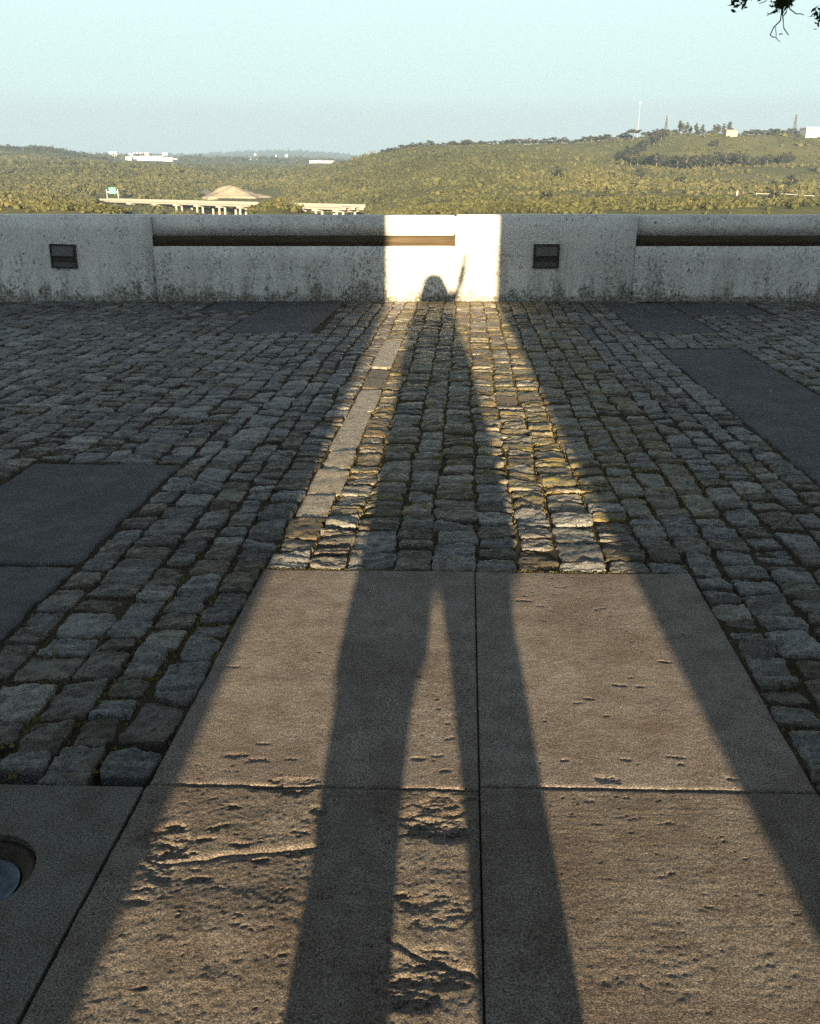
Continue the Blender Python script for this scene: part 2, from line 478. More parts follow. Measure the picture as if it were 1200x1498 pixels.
def terrain_z(x, y):
    x = np.atleast_1d(np.asarray(x, float)); y = np.atleast_1d(np.asarray(y, float))
    cpos = np.clip((x / (y * KB) + CX + 500) / 2200 * (NCOL - 1), 0, NCOL - 1.001)
    ci = cpos.astype(int); cf = cpos - ci
    l = np.clip(np.log(y), ld[0], ld[-1] - 1e-6)
    k = np.clip(np.searchsorted(ld, l, side='right') - 1, 0, len(ld) - 2)
    tt = (l - ld[k]) / (ld[k + 1] - ld[k])
    tt = tt * tt * (3 - 2 * tt) * 0.5 + tt * 0.5
    za = ring_z[k, ci] * (1 - cf) + ring_z[k, ci + 1] * cf
    zb = ring_z[k + 1, ci] * (1 - cf) + ring_z[k + 1, ci + 1] * cf
    z = za * (1 - tt) + zb * tt
    amp = np.clip(y * 0.004, 0, 6) * np.clip((y - 150) / 200, 0, 1)
    return z + (fbm(x / (y * 0.02 + 8), np.log(y) * 14, 5, 3) - 0.5) * amp

rows = np.concatenate([np.exp(np.linspace(math.log(12.2), math.log(1500), 190)), np.exp(np.linspace(math.log(1540), math.log(16000), 60))])
gx = (cpx[None, :] - CX) * KB * rows[:, None]
gy = np.repeat(rows[:, None], NCOL, 1)
gz = terrain_z(gx.ravel(), gy.ravel())
tv = np.stack([gx.ravel(), gy.ravel(), gz], 1)
ii = np.arange(len(rows) - 1)[:, None] * NCOL + np.arange(NCOL - 1)[None, :]
tf = np.stack([ii, ii + 1, ii + 1 + NCOL, ii + NCOL], -1).reshape(-1, 4)
# a plain far ground ring so the sheet reaches the horizon everywhere
tag(put("hillside", mesh_np("hillside", tv, tf, M_HILL, True)), kind="structure")

g = MB()
g.box((-9000, -200, -42), (9000, 12.3, -40)) 
tag(g.build("valley_ground", M_HILL), kind="structure")

# scrub: thousands of ragged clumps in one mesh
def ico(sub=1):
    bm = bmesh.new(); bmesh.ops.create_icosphere(bm, subdivisions=sub, radius=1)
    v = np.array([q.co[:] for q in bm.verts]); f = np.array([[q.index for q in k.verts] for k in bm.faces]); bm.free()
    return v, f
ICV, ICF = ico(1)
def clumps(pos, size, tone, nleaf=22, squash=0.8, seed=1):
    """ragged bushes: jittered icospheres plus loose leaf triangles"""
    g_ = np.random.default_rng(seed)
    n = len(pos)
    sc = size[:, None, None] * g_.uniform(0.5, 1.0, (n, 12, 1))
    v1 = ICV[None] * sc
    v1[:, :, 2] *= squash
    d_ = g_.normal(size=(n, nleaf, 3)); d_ /= np.linalg.norm(d_, axis=2, keepdims=True)
    d_[:, :, 2] = np.abs(d_[:, :, 2]) * 1.0 - 0.15
    c_ = d_ * size[:, None, None] * g_.uniform(0.75, 1.25, (n, nleaf, 1))
    c_[:, :, 2] *= squash
    tri = c_[:, :, None, :] + g_.normal(size=(n, nleaf, 3, 3)) * (size[:, None, None, None] * 0.26)
    v2 = tri.reshape(n, nleaf * 3, 3)
    v = np.concatenate([v1, v2], 1) + pos[:, None, :] + np.array([0, 0, 0.35])[None, None] * size[:, None, None]
    m = 12 + nleaf * 3
    f1 = ICF[None] + (np.arange(n) * m)[:, None, None]
    f2 = (12 + np.arange(nleaf * 3).reshape(nleaf, 3))[None] + (np.arange(n) * m)[:, None, None]
    f = np.concatenate([f1, f2], 1).reshape(-1, 3)
    tn_ = np.clip(tone[:, None] + g_.normal(size=(n, m)) * 0.14, 0, 1)
    return v.reshape(-1, 3), f, tn_.ravel()

rng_big = np.random.default_rng(99)
def scatter(name, n, px0, px1, d0, d1, s0, s1, tone_fn, dens_fn, mat=None, seed=1):
    g_ = np.random.default_rng(seed)
    px = g_.uniform(px0, px1, n); d_ = np.exp(g_.uniform(math.log(d0), math.log(d1), n))
    x = (px - CX) * KB * d_
    k = g_.uniform(size=n) < dens_fn(px, d_, x)
    px, d_, x = px[k], d_[k], x[k]
    z = terrain_z(x, d_)
    size = g_.uniform(s0, s1, len(x)) * g_.uniform(0.6, 1.15, len(x)) * np.where((px > 560) & (d_ > 430), np.where(rng_big.uniform(size=len(x)) < 0.10, 1.25, 0.62), 1)
    v, f, tn_ = clumps(np.stack([x, d_, z], 1), size, np.clip(tone_fn(px, d_, x) + g_.normal(size=len(x)) * 0.13, 0, 1), seed=seed + 1)
    o = put(name, mesh_np(name, v, f, mat or M_SCRUB, False, {"tone": tn_}))
    o["kind"] = "stuff"
    return o

def right_hill(px, d_): return sstep(430, 620, px)
def patch(x, d_, s, seed): return fbm(x / s, d_ / s, seed, 4, 0.6)
scatter("near_scrub", 11000, -180, 1380, 215, 430, 0.5, 1.5,
        lambda px, d_, x: 0.58 - 0.12 * (px > 600) + 0.5 * (patch(x, d_, 28, 11) - 0.5) * 2,
        lambda px, d_, x: np.where(patch(x, d_, 35, 12) > 0.47, np.where(px > 600, 0.55, 0.9), np.where(px > 600, 0.06, 0.15)) * np.where((px > 182) & (px < 364), 0.0, 1) * np.where((px > 436) & (px < 535), 0.0, 1), seed=21)
def wood_zone(px, d_, x):      # closed scrub woodland on the left shoulder of the right hill
    return sstep(430, 520, px) * (1 - sstep(690, 800, px + 120 * (patch(x, d_, 80, 18) - 0.5) * 2)) * sstep(600, 680, d_ + 160 * (patch(x, d_, 70, 19) - 0.5) * 2)
def hill_tone(px, d_, x):
    big = (patch(x, d_, 130, 23) - 0.5) * 1.0
    t_ = 0.60 + 0.55 * (patch(x, d_, 45, 13) - 0.5) + big * 0.5
    t_ = t_ - 0.24 * wood_zone(px, d_, x) + 0.14 * sstep(760, 900, px) * (d_ < 760)
    road = sstep(0, 1, 1 - np.abs(d_ - 395 - 40 * (patch(x, d_, 90, 29) - 0.5)) / 26) * (px > 760)
    return t_ - 0.30 * road
def hill_dens(px, d_, x):
    right = right_hill(px, d_)
    shrub = np.where(patch(x, d_, 55, 14) > 0.52, 0.85, np.where(patch(x, d_, 18, 24) > 0.62, 0.55, 0.08))
    dn = np.where(right < 0.5, 0.95, np.maximum(shrub, 0.95 * wood_zone(px, d_, x)))
    dn = dn * np.where((px > 290) & (px < 410) & (d_ > 560) & (d_ < 800), 0.0, 1) * np.where((px > 135) & (px < 205) & (d_ < 660), 0.0, 1)
    return dn * np.where((px > 800) & (d_ > 425) & (d_ < 470), 0.1, 1)
scatter("hill_scrub", 30000, -180, 1380, 430, 1000, 1.1, 2.7, hill_tone, hill_dens, seed=31)
scatter("valley_woodland", 9500, -180, 720, 1010, 1750, 2.5, 5.0,
        lambda px, d_, x: 0.46 + 0.7 * (patch(x, d_, 90, 15) - 0.5) + 0.7 * (patch(x, d_, 260, 25) - 0.5), lambda px, d_, x: 0.95, seed=41)
scatter("ridge_woodland", 2600, -180, 165, 1650, 1900, 4.5, 8.0,
        lambda px, d_, x: 0.14 + 0.3 * (patch(x, d_, 60, 16) - 0.5), lambda px, d_, x: 1.0, seed=51)
scatter("far_woodland", 5000, -180, 620, 2350, 7300, 6, 12,
        lambda px, d_, x: 0.30 + 0.5 * (patch(x, d_, 300, 17) - 0.5), lambda px, d_, x: 0.8, seed=61)

# ------------------------------------------------------------------ trees one can tell apart on the hill
def tree_mesh(kind, seed):
    g_ = np.random.default_rng(seed)
    h = 1.0
    tr = MB(); tr.tube([(0, 0, -0.08), (0.01, 0, 0.3), (-0.01, 0.01, 0.72)], [0.034, 0.028, 0.018], 6)
    for k in range(3):
        a = k * 2.1 + seed
        tr.tube([(0, 0, 0.38 + 0.06 * k), (0.16 * math.cos(a), 0.16 * math.sin(a), 0.58 + 0.05 * k)], [0.014, 0.006], 5)
    if kind == 'umbrella': n, cz, rx, rz = 34, 0.74, 0.42, 0.16
    elif kind == 'tall': n, cz, rx, rz = 26, 0.55, 0.15, 0.42
    else: n, cz, rx, rz = 34, 0.42, 0.36, 0.42
    q = g_.normal(size=(n, 3)); q /= np.linalg.norm(q, axis=1, keepdims=True); q *= g_.uniform(0.35, 1, (n, 1))
    pos = q * np.array([rx, rx, rz]) + np.array([0, 0, cz - 0.03])
    v, f, tn_ = clumps(pos, g_.uniform(0.07, 0.14, n), g_.uniform(0.1, 0.9, n), 10, 0.8, seed)
    tm = bpy.data.meshes.new("trunk"); tm.from_pydata(tr.v, [], tr.f); tm.materials.append(M_FARBARK)
    return tm, mesh_np("crown", v, f, M_PINE, False, {"tone": tn_})
TK = {k: [tree_mesh(k, 70 + 7 * i + j) for j in range(3)] for i, k in enumerate(('round', 'tall', 'umbrella'))}
TKG = []
for a, b in TK['round']:
    b2 = b.copy(); b2.materials.clear(); b2.materials.append(M_GROVE); TKG.append((a, b2))
def plant(name, meshes, px, d_, h, label, cat, group=None, wide=1.0):
    x = (px - CX) * KB * d_
    z = float(terrain_z(x, d_)[0])
    o = empty(name, (x, d_, z), random.uniform(0, 6.28))
    o.scale = (h * wide, h * wide, h)
    tag(o, label, cat, group)
    put("trunk", meshes[0], o); put("crown", meshes[1], o)
    return o
px = 560.0
while px < 1165:
    kind = 'tall' if 985 < px < 1060 and random.random() < 0.75 else 'round'
    hh = random.uniform(3.5, 7.5) if kind == 'round' else random.uniform(9, 13)
    if 1062 < px < 1082 or 915 < px < 936:
        px += 6; continue
    plant("ridge_tree", random.choice(TK[kind]), px, random.uniform(985, 1012), hh,
          "tall slender dark tree in the clump on the crest between the two lattice pylons" if kind == 'tall' else
          "low dark tree on the crest left of the tall white mast" if px < 925 else "low dark bushy tree on the crest between white mast and pinkish house" if px < 1072 else "low dark tree on the crest between pinkish house and large white hall",
          "tree", "slender trees on the crest" if kind == 'tall' else "low crest trees left of the mast" if px < 925 else "low crest trees near the mast" if px < 1072 else "low crest trees right of the house", random.uniform(1.4, 2.6) if kind == 'round' else 1.1)
    px += random.uniform(2.0, 8)
plant("umbrella_pine", TK['umbrella'][0], 922, 960, 10.5, "flat topped umbrella pine beside the tall white mast on the crest", "tree", None, 1.7)
for k in range(46):
    q = k / 45
    px = 905 + 245 * q + random.uniform(-3, 3)
    plant("grove_tree", random.choice(TKG), px, 800 - 40 * math.sin(q * 3.1) + random.uniform(-18, 18), random.uniform(8, 12.5),
          "dark green tree in the band of trees below the crest", "tree", "dark grove across the right hill", 1.3)
for k in range(16):
    q = k / 15
    px = 902 + 60 * q + random.uniform(-4, 4)
    plant("grove_tree", random.choice(TKG), px, 815 + 140 * q + random.uniform(-12, 12), random.uniform(7, 11),
          "dark tree in the strip climbing from the grove to the crest", "tree", "trees climbing to the crest", 1.3)
for (px, d_, h, lab) in ((1041, 900, 9, "single round tree in the yellow grass under the crest"), (936, 640, 7, "small dark tree below the left end of the grove"),
                         (817, 620, 7.5, "lone dark bush tree in the middle of the open slope"), (995, 560, 7, "lone bush above the far road on the right slope"),
                         (1160, 600, 8, "dark bush on the slope near the right edge"), (1136, 330, 4.5, "dark bush in front of the road at far right"),
                         (800, 330, 5, "dark bush at the foot of the slope above the right wall light")):
    plant("lone_tree", random.choice(TKG), px, d_, h, lab, "tree", None, 1.4)

# ------------------------------------------------------------------ viaduct
zt = -5.2
A0, A1 = on_plane(148, 290, zt), on_plane(517, 299.2, zt)
dirv = (A1 - A0); L = dirv.length; dirv.normalize(); nrm = Vector((-dirv.y, dirv.x, 0))
if nrm.y < 0: nrm = -nrm
via = empty("road_viaduct", A0)
tag(via, "long pale concrete road viaduct on columns crossing the valley below the wall", "bridge")
def rel(p): return Vector(p) - A0
def vbox(s0, s1, n0, n1, z0, z1, name, mat):
    q = [A0 + dirv * s + nrm * n for s, n in ((s0, n0), (s1, n0), (s1, n1), (s0, n1))]
    v = [(k.x - A0.x, k.y - A0.y, z0 - A0.z) for k in q] + [(k.x - A0.x, k.y - A0.y, z1 - A0.z) for k in q]
    m = MB(); m.add(v, [(3, 2, 1, 0), (4, 5, 6, 7), (0, 1, 5, 4), (1, 2, 6, 5), (2, 3, 7, 6), (3, 0, 4, 7)])
    return m.build(name, mat, via)
vbox(-8, L, -6.0, 6.0, zt - 1.15, zt - 0.9, "deck", M_BRIDGE)
for n in (-4.4, 0, 4.4):
    vbox(0, L, n - 0.8, n + 0.8, zt - 2.1, zt - 1.153, "girder", M_BRIDGE)
for n in (-6.0, 5.7):
    vbox(-8, L, n, n + 0.3, zt - 0.897, zt + 0.0, "parapet", M_BRIDGE)
def s_at(px):
    k = (px - CX) * KB
    return (k * A0.y - A0.x) / (dirv.x - k * dirv.y)
for px in (196, 233, 266, 297, 330, 361, 398, 449, 474, 505):
    s = s_at(px)
    c0 = A0 + dirv * s
    m = vbox(s - 0.9, s + 0.9, -6.2, 6.2, zt - 2.9, zt - 2.103, "crosshead", M_BRIDGE)
    for n in (-4.6, -1.4, 4.6):
        q = c0 + nrm * n
        zb = float(terrain_z(q.x, q.y)[0]) - 1
        mm = MB(); mm.tube([rel((q.x, q.y, zb)), rel((q.x, q.y, zt - 2.902))], 0.6, 10)
        mm.build("column", M_BRIDGE, via, smooth=True)
gs = on_plane(165, 290, zt)
gan = empty("sign_gantry", gs)
tag(gan, "green road sign on a steel gantry at the left end of the viaduct", "road sign")
sc_ = gs.y / F
for dx in (-7.5, 8):
    m = MB(); m.tube([(dx * sc_, 0, -1.4), (dx * sc_, 0, 12 * sc_)], 0.22, 6); m.build("post", M_GALV, gan)
m = MB(); m.box((-7.5 * sc_, -0.15, 8 * sc_), (8 * sc_, 0.15, 8.8 * sc_)); m.build("beam", M_GALV, gan)
m = MB(); m.box((-4 * sc_, -0.35, 6 * sc_), (5.5 * sc_, -0.2, 14 * sc_)); m.build("sign_panel", M_GREENSIGN, gan)

# sand heap and track
v = []; NR, NA = 14, 40
c0 = at(345, 292, 690)
for i in range(NR + 1):
    for k in range(NA):
        a = 2 * math.pi * k / NA; r_ = i / NR
        rad = 23 * r_ * (1 + 0.18 * math.sin(2 * a + 1) + 0.12 * math.sin(5 * a) + 0.07 * math.sin(9 * a + 2))
        zz_ = 5.6 * (1 - sstep(0.22, 1.0, r_)) * (1 + 0.55 * math.cos(a - 2.8) * r_) - 3 * (r_ > 0.98) + 4.0 * float(fbm(np.array([rad * math.cos(a) * 0.16]), np.array([rad * math.sin(a) * 0.16]), 77, 3)[0] - 0.5) * (1 - r_) * 2
        v.append((rad * math.cos(a), rad * math.sin(a) * 0.8, float(zz_) + 0.5 * math.sin(5 * a + 9 * r_) * (1 - r_)))
f = [(i * NA + k, i * NA + (k + 1) % NA, (i + 1) * NA + (k + 1) % NA, (i + 1) * NA + k) for i in range(NR) for k in range(NA)]
o = put("sand_heap", mesh_np("sand_heap", np.array(v), np.array(f), M_SAND, True), loc=(c0.x, c0.y, float(terrain_z(c0.x, c0.y)[0]) - 0.3))
tag(o, "pale heap of quarry sand in the valley behind the viaduct", "sand heap")
def ribbon(name, pts, w, mat, lift=0.25):
    v = []; f = []
    P = []
    for i in range(len(pts) - 1):
        for k in range(12):
            P.append(Vector(pts[i]).lerp(Vector(pts[i + 1]), k / 12))
    P.append(Vector(pts[-1]))
    for i, q in enumerate(P):
        d_ = (P[min(i + 1, len(P) - 1)] - P[max(i - 1, 0)]).normalized()
        n = Vector((-d_.y, d_.x)) * w / 2
        for s in (-1, 1):
            x, y = q.x + n.x * s, q.y + n.y * s
            v.append((x, y, float(terrain_z(q.x, q.y)[0]) + lift + 0.3))
    for s in range(2):
        pass
    for i in range(len(P) - 1):
        f.append((2 * i, 2 * i + 1, 2 * i + 3, 2 * i + 2))
    o = put(name, mesh_np(name, np.array(v), np.array(f), mat))
    o["kind"] = "structure"
    return o
def gp(px, d_): return ((px - CX) * KB * d_, d_)
ribbon("dirt_track", [gp(284, 860), gp(296, 790), (gp(312, 700)), gp(330, 660)], 9, M_SAND)
ribbon("hill_road", [gp(790, 455), gp(900, 450), gp(1000, 452), gp(1100, 446), gp(1250, 430), gp(1500, 410)], 9, M_ASPHALT, 0.4)
# guard rail on the far road
gr = empty("guard_rail", (gp(1110, 436)[0], 436, float(terrain_z(*gp(1110, 436))[0])))
tag(gr, "pale steel guard rail along the road on the right slope", "guard rail")
m = MB(); pr = None
for k in range(15):
    q = gp(1110 + k * 14, 438 - k * 1.5)
    p_ = (q[0] - gr.location.x, q[1] - gr.location.y, float(terrain_z(*q)[0]) + 1.3 - gr.location.z)
    if pr: m.tube([pr, p_], [(0.25, 0.12)] * 2, 4)
    pr = p_
    if k % 2 == 0:
        b_ = MB(); b_.tube([(p_[0], p_[1], p_[2] - 1.6), p_], 0.12, 5); b_.build("post", M_GALV, gr)
m.build("rail", M_FARWHITE, gr)

# far white buildings
def building(px0, px1, ytop, ybot, d_, label, group=None, roof=None, wall=None, gable=False, name="far_building", cat="building"):
    a, b = at(px0, ybot, d_), at(px1, ytop, d_)
    w, hgt = b.x - a.x, b.z - a.z
    dep = min(max(w * 0.5, 8), 40)
    e = empty(name, ((a.x + b.x) / 2, d_, a.z)); tag(e, label, cat, group)
    m = MB(); m.box((-w / 2, 0, -6), (w / 2, dep, hgt * 0.82)); m.build("wall", wall or M_FARWHITE, e)
    r_ = MB(); o_ = 0.02 * w + 0.3
    z0, z1 = hgt * 0.82, hgt
    if gable:
        r_.add([(-w / 2 - o_, -o_, z0), (w / 2 + o_, -o_, z0), (w / 2 + o_, dep + o_, z0), (-w / 2 - o_, dep + o_, z0), (-w / 2 - o_, dep / 2, z1), (w / 2 + o_, dep / 2, z1)],
               [(0, 3, 2, 1), (0, 1, 5, 4), (2, 3, 4, 5), (1, 2, 5), (0, 4, 3)])
    else:
        r_.box((-w / 2 - o_, -o_, z0 + 0.02), (w / 2 + o_, dep + o_, z1))
    r_.build("roof", roof or M_FARGREY, e)
    return e
TG = "white factory halls on the far left skyline"
for k, (a, b, c_, d_) in enumerate(((195, 204, 228.5, 233.5), (205, 220, 228, 234), (221, 237, 228, 234.5), (237.5, 252, 230, 234.8))):
    building(a, b, c_, d_, 2300 - 20 * k, ("narrow white factory hall at the left end of the row on the far left skyline", "long white factory hall, second from the left in the far row",
             "long white factory hall, third from the left in the far row", "lower white factory hall at the right end of the far row")[k], TG, M_FARWHITE)
building(184, 192, 229, 234, 2260, "small white block just left of the row of factory halls")
building(160, 171, 222, 229.5, 2500, "white building partly among trees left of the factory halls")
building(253.5, 259, 231.5, 234, 2280, "low white shed at the right end of the factory row")
building(189, 194, 224.5, 227.5, 3000, "tiny white house on the skyline above the left end of the factory row")
for (a, b) in ((196, 202), (204, 209), (212, 217), (238, 245)):
    building(a, b, 223, 225.5, 3300, {196: "tiny white house above the narrow left factory hall", 204: "tiny white house above the second long factory hall, left one", 212: "tiny white house above the second long factory hall, right one", 238: "wider tiny white house above the right end of the factory row"}[a], "tiny white houses above the factory halls")
building(351, 364, 233, 237, 3000, "long white shed in the hazy distance, left one of a pair", None)
building(367, 393, 232.5, 236.5, 3000, "long white shed in the hazy distance, right one of a pair")
building(453, 470, 234.3, 238, 2400, "white industrial shed at the foot of the right hill, stepped left half")
building(470.5, 488, 235, 238.6, 2380, "white industrial shed at the foot of the right hill, low right half")
for k in range(22):
    a = random.uniform(335, 490); yb = random.uniform(225.5, 232)
    building(a, a + random.uniform(1.5, 4.5), yb - random.uniform(1, 2), yb, random.uniform(5200, 6200), "tiny white house scattered on the far hazy ridge", "houses on the far hazy ridge", name="far_house", cat="house")
building(1180, 1230, 186, 194, 955, "large white hall on the crest at the right edge", None, M_FARWHITE)
building(1063, 1080, 189, 196, 960, "pinkish house with tiled roof between trees on the crest", None, M_FARROOF, M_FARPINK, True, name="hill_house", cat="house")

def mast(px, ytop, d_, r_, name, label, cat, lattice, mat):
    x = (px - CX) * KB * d_; z = float(terrain_z(x, d_)[0])
    top = at(px, ytop, d_).z - z
    e = empty(name, (x, d_, z)); tag(e, label, cat)
    if lattice:
        for sx in (-1, 1):
            for sy in (-1, 1):
                m = MB(); m.tube([(sx * 1.6, sy * 1.6, -1), (sx * 0.25, sy * 0.25, top)], 0.2, 4); m.build("leg", mat, e)
        m = MB()
        for k in range(7):
            f0, f1 = k / 7, (k + 1) / 7
            w0, w1 = 1.6 - 1.35 * f0, 1.6 - 1.35 * f1
            for sy in (-1, 1):
                m.tube([(-w0, sy * w0, f0 * top), (w1, sy * w1, f1 * top)], 0.12, 4)
                m.tube([(w0, sy * w0, f0 * top), (-w1, sy * w1, f1 * top)], 0.12, 4)
        m.build("bracing", mat, e)
        for zz_ in (0.72, 0.9):
            m = MB(); m.box((-2.3, -0.15, top * zz_), (2.3, 0.15, top * zz_ + 0.3)); m.build("crossarm", mat, e)
    else:
        m = MB(); m.tube([(0, 0, -1), (0, 0, top * 0.5), (0, 0, top)], [r_ * 1.2, r_ * 0.8, r_ * 0.35], 6); m.build("pole", mat, e)
        m = MB(); m.box((-0.5, -0.4, top * 0.90), (0.5, 0.4, top * 0.96)); m.build("antenna", M_GALV, e)
mast(928, 146, 985, 0.17, "radio_mast", "tall thin white radio mast beside the umbrella pine", "mast", False, M_GALV)
mast(968, 169, 1000, 0.4, "lattice_pylon", "grey lattice pylon behind the tall trees on the crest", "pylon", True, M_IRON2)
mast(1153, 167, 1000, 0.4, "lattice_pylon", "grey lattice pylon near the large white hall", "pylon", True, M_IRON2)
mast(104, 228, 1640, 0.9, "radio_mast", "pale mast before the wooded ridge at far left", "mast", False, M_GALV)
q = gp(1081, 300)
zb = float(terrain_z(*q)[0]); zt_ = at(1081, 279, 300).z
e = empty("marker_post", (q[0], q[1], zb)); tag(e, "thin dark post with white top standing below the road at right", "post")
m = MB(); m.tube([(0, 0, -0.5), (0.1, 0, (zt_ - zb) * 0.65)], 0.13, 6); m.build("pole", M_IRON2, e)
m = MB(); m.tube([(0.1, 0, (zt_ - zb) * 0.652), (0.1, 0, zt_ - zb)], 0.22, 6); m.build("top_band", M_FARWHITE, e)

# ------------------------------------------------------------------ terrace ground and paving
TZ = -0.0105
WALL_Y = 10.70
bedv, bedf = [], []
NX, NY = 120, 110
xs = np.linspace(-13, 13, NX); ys = np.linspace(-14, WALL_Y + 0.02, NY)
XX, YY = np.meshgrid(xs, ys)
ZZ = np.full_like(XX, TZ) + (fbm(XX * 6, YY * 6, 3, 3) - 0.5) * 0.012 - 0.05 * (np.hypot(XX + 0.842, YY - 1.382) < 0.42)
idx = np.arange(NY - 1)[:, None] * NX + np.arange(NX - 1)[None]
terr = put("cobbled_terrace", mesh_np("cobbled_terrace", np.stack([XX.ravel(), YY.ravel(), ZZ.ravel()], 1), np.stack([idx, idx + 1, idx + 1 + NX, idx + NX], -1).reshape(-1, 4), M_SOIL, True))
terr["kind"] = "structure"
g = MB(); g.box((-13, -14, -3.5), (13, WALL_Y + 0.4, -0.06)); g.build("terrace_base", M_SOIL, terr)

# panels (paving coordinates u0,u1,v0,v1)
SLABS = [(-0.738, -0.002, -1.198, -0.003), (0.002, 0.743, -1.184, -0.003), (-0.742, -0.002, -2.4, -1.202), (0.002, 0.746, -2.4, -1.188)]
PANELS = [(-2.13, -1.402, 0.012, 1.235), (-2.13, -1.402, -1.2, 0.004),
          (-1.49, -0.748, -2.4, -1.212), (-2.23, -1.495, -2.4, -1.212),
          (1.552, 2.25, 0.6, 4.63), (1.552, 2.25, -0.75, 0.595),
          (1.552, 2.3, 5.5, 7.78), (2.306, 3.2, 6.75, 7.78),
          (-2.31, -1.47, 5.35, 7.92), (-2.95, -2.316, 6.9, 7.98)]
HOLE = (-0.842, 1.382, 0.108)
hu, hv = unpav(HOLE[0], HOLE[1])

def slab(rect, step, hf, mat, name="paving_slab", top=0.0, rag=0.0):
    u0, u1, v0, v1 = rect
    nu = max(2, int((u1 - u0) / step) + 1); nv = max(2, int((v1 - v0) / step) + 1)
    U, V = np.meshgrid(np.linspace(u0, u1, nu), np.linspace(v0, v1, nv))
    Hh = hf(U, V)
    ed = np.minimum(np.minimum(U - u0, u1 - U), np.minimum(V - v0, v1 - V))
    Hh = Hh - 0.004 * np.exp(-ed / 0.003) * (0.6 + 0.8 * vnoise(U * 40, V * 40, 9))
    if rag:
        du = np.minimum(U - u0, u1 - U); dv = np.minimum(V - v0, v1 - V)
        su = np.where(U - u0 < u1 - U, 1, -1); sv = np.where(V - v0 < v1 - V, 1, -1)
        ru = su * rag * np.exp(-du / 0.03) * (fbm(V * 14, U * 0 + u0 * 7, 44, 3, 0.7) ** 2)
        rv = sv * rag * np.exp(-dv / 0.03) * (fbm(U * 14, V * 0 + v0 * 7, 45, 3, 0.7) ** 2)
        U = U + ru; V = V + rv
    x = PO[0] + U * PC + V * PS; y = PO[1] - U * PS2 + V * PC
    ver = np.stack([x.ravel(), y.ravel(), top + Hh.ravel()], 1)
    idx = np.arange(nv - 1)[:, None] * nu + np.arange(nu - 1)[None]
    fa = np.stack([idx, idx + 1, idx + 1 + nu, idx + nu], -1).reshape(-1, 4)
    # skirt
    ring = np.concatenate([np.arange(nu), np.arange(1, nv) * nu + nu - 1, (nv - 1) * nu + np.arange(nu - 2, -1, -1), np.arange(nv - 2, 0, -1) * nu])
    low = ver[ring].copy(); low[:, 2] = -0.05
    n0 = len(ver)
    r2 = np.arange(len(ring)); r3 = (r2 + 1) % len(ring)
    fs = np.stack([ring[r3], ring[r2], n0 + r2, n0 + r3], -1)
    o = put(name, mesh_np(name, np.concatenate([ver, low]), np.concatenate([fa, fs]), mat, True), terr)
    return o

def chip(U, V, cu, cv, lu, lv, depth, ang, seed):
    du, dv = U - cu, V - cv
    ca, sa = math.cos(ang), math.sin(ang)
    a = (du * ca + dv * sa) / lu; b = (-du * sa + dv * ca) / lv
    wob = (fbm(U * 70, V * 150, seed, 4, 0.65) - 0.5) * 2.2
    r_ = np.sqrt(a * a + b * b) + wob
    return -0.6 * depth * (1 - sstep(0.55, 1.0, r_)) * (0.5 + vnoise(U * 160, V * 220, seed + 2))

def guv(x, y):
    q = on_plane(x, y, 0); return unpav(q.x, q.y)

def h_base(U, V, seed, amp=1.0):
    return (fbm(U * 2.5, V * 2.5, seed, 3) - 0.5) * 0.005 * amp + (fbm(U * 24, V * 40, seed + 3, 3, 0.6) - 0.5) * 0.0008 * amp + (fbm(U * 130, V * 160, seed + 5, 2, 0.7) - 0.5) * 0.0016 * amp

def rand_chips(U, V, h, rect, n, g_, d0=0.002, d1=0.005, size=(0.008, 0.03)):
    # ragged pits where a fine noise runs over a threshold that wanders across the slab
    sd = int(g_.integers(1e6))
    zone = fbm(U * 3.5, V * 3.5, sd, 3)
    q = fbm(U * 38, V * 95, sd + 4, 4, 0.62)
    th = 1.0 - 0.32 * zone - 0.0010 * n
    h = h - d1 * 0.42 * sstep(0.0, 0.05, q - th) * (0.3 + 1.2 * vnoise(U * 170, V * 210, sd + 9))
    n = n // 14
    for k in range(n):
        cu, cv = g_.uniform(rect[0] + .03, rect[1] - .03), g_.uniform(rect[2] + .03, rect[3] - .03)
        lu = g_.uniform(*size); lv = lu * g_.uniform(0.2, 0.45)
        h = h + chip(U, V, cu, cv, lu, lv, g_.uniform(d0, d1), g_.uniform(-0.3, 0.3), int(g_.integers(1e6)))
    return h

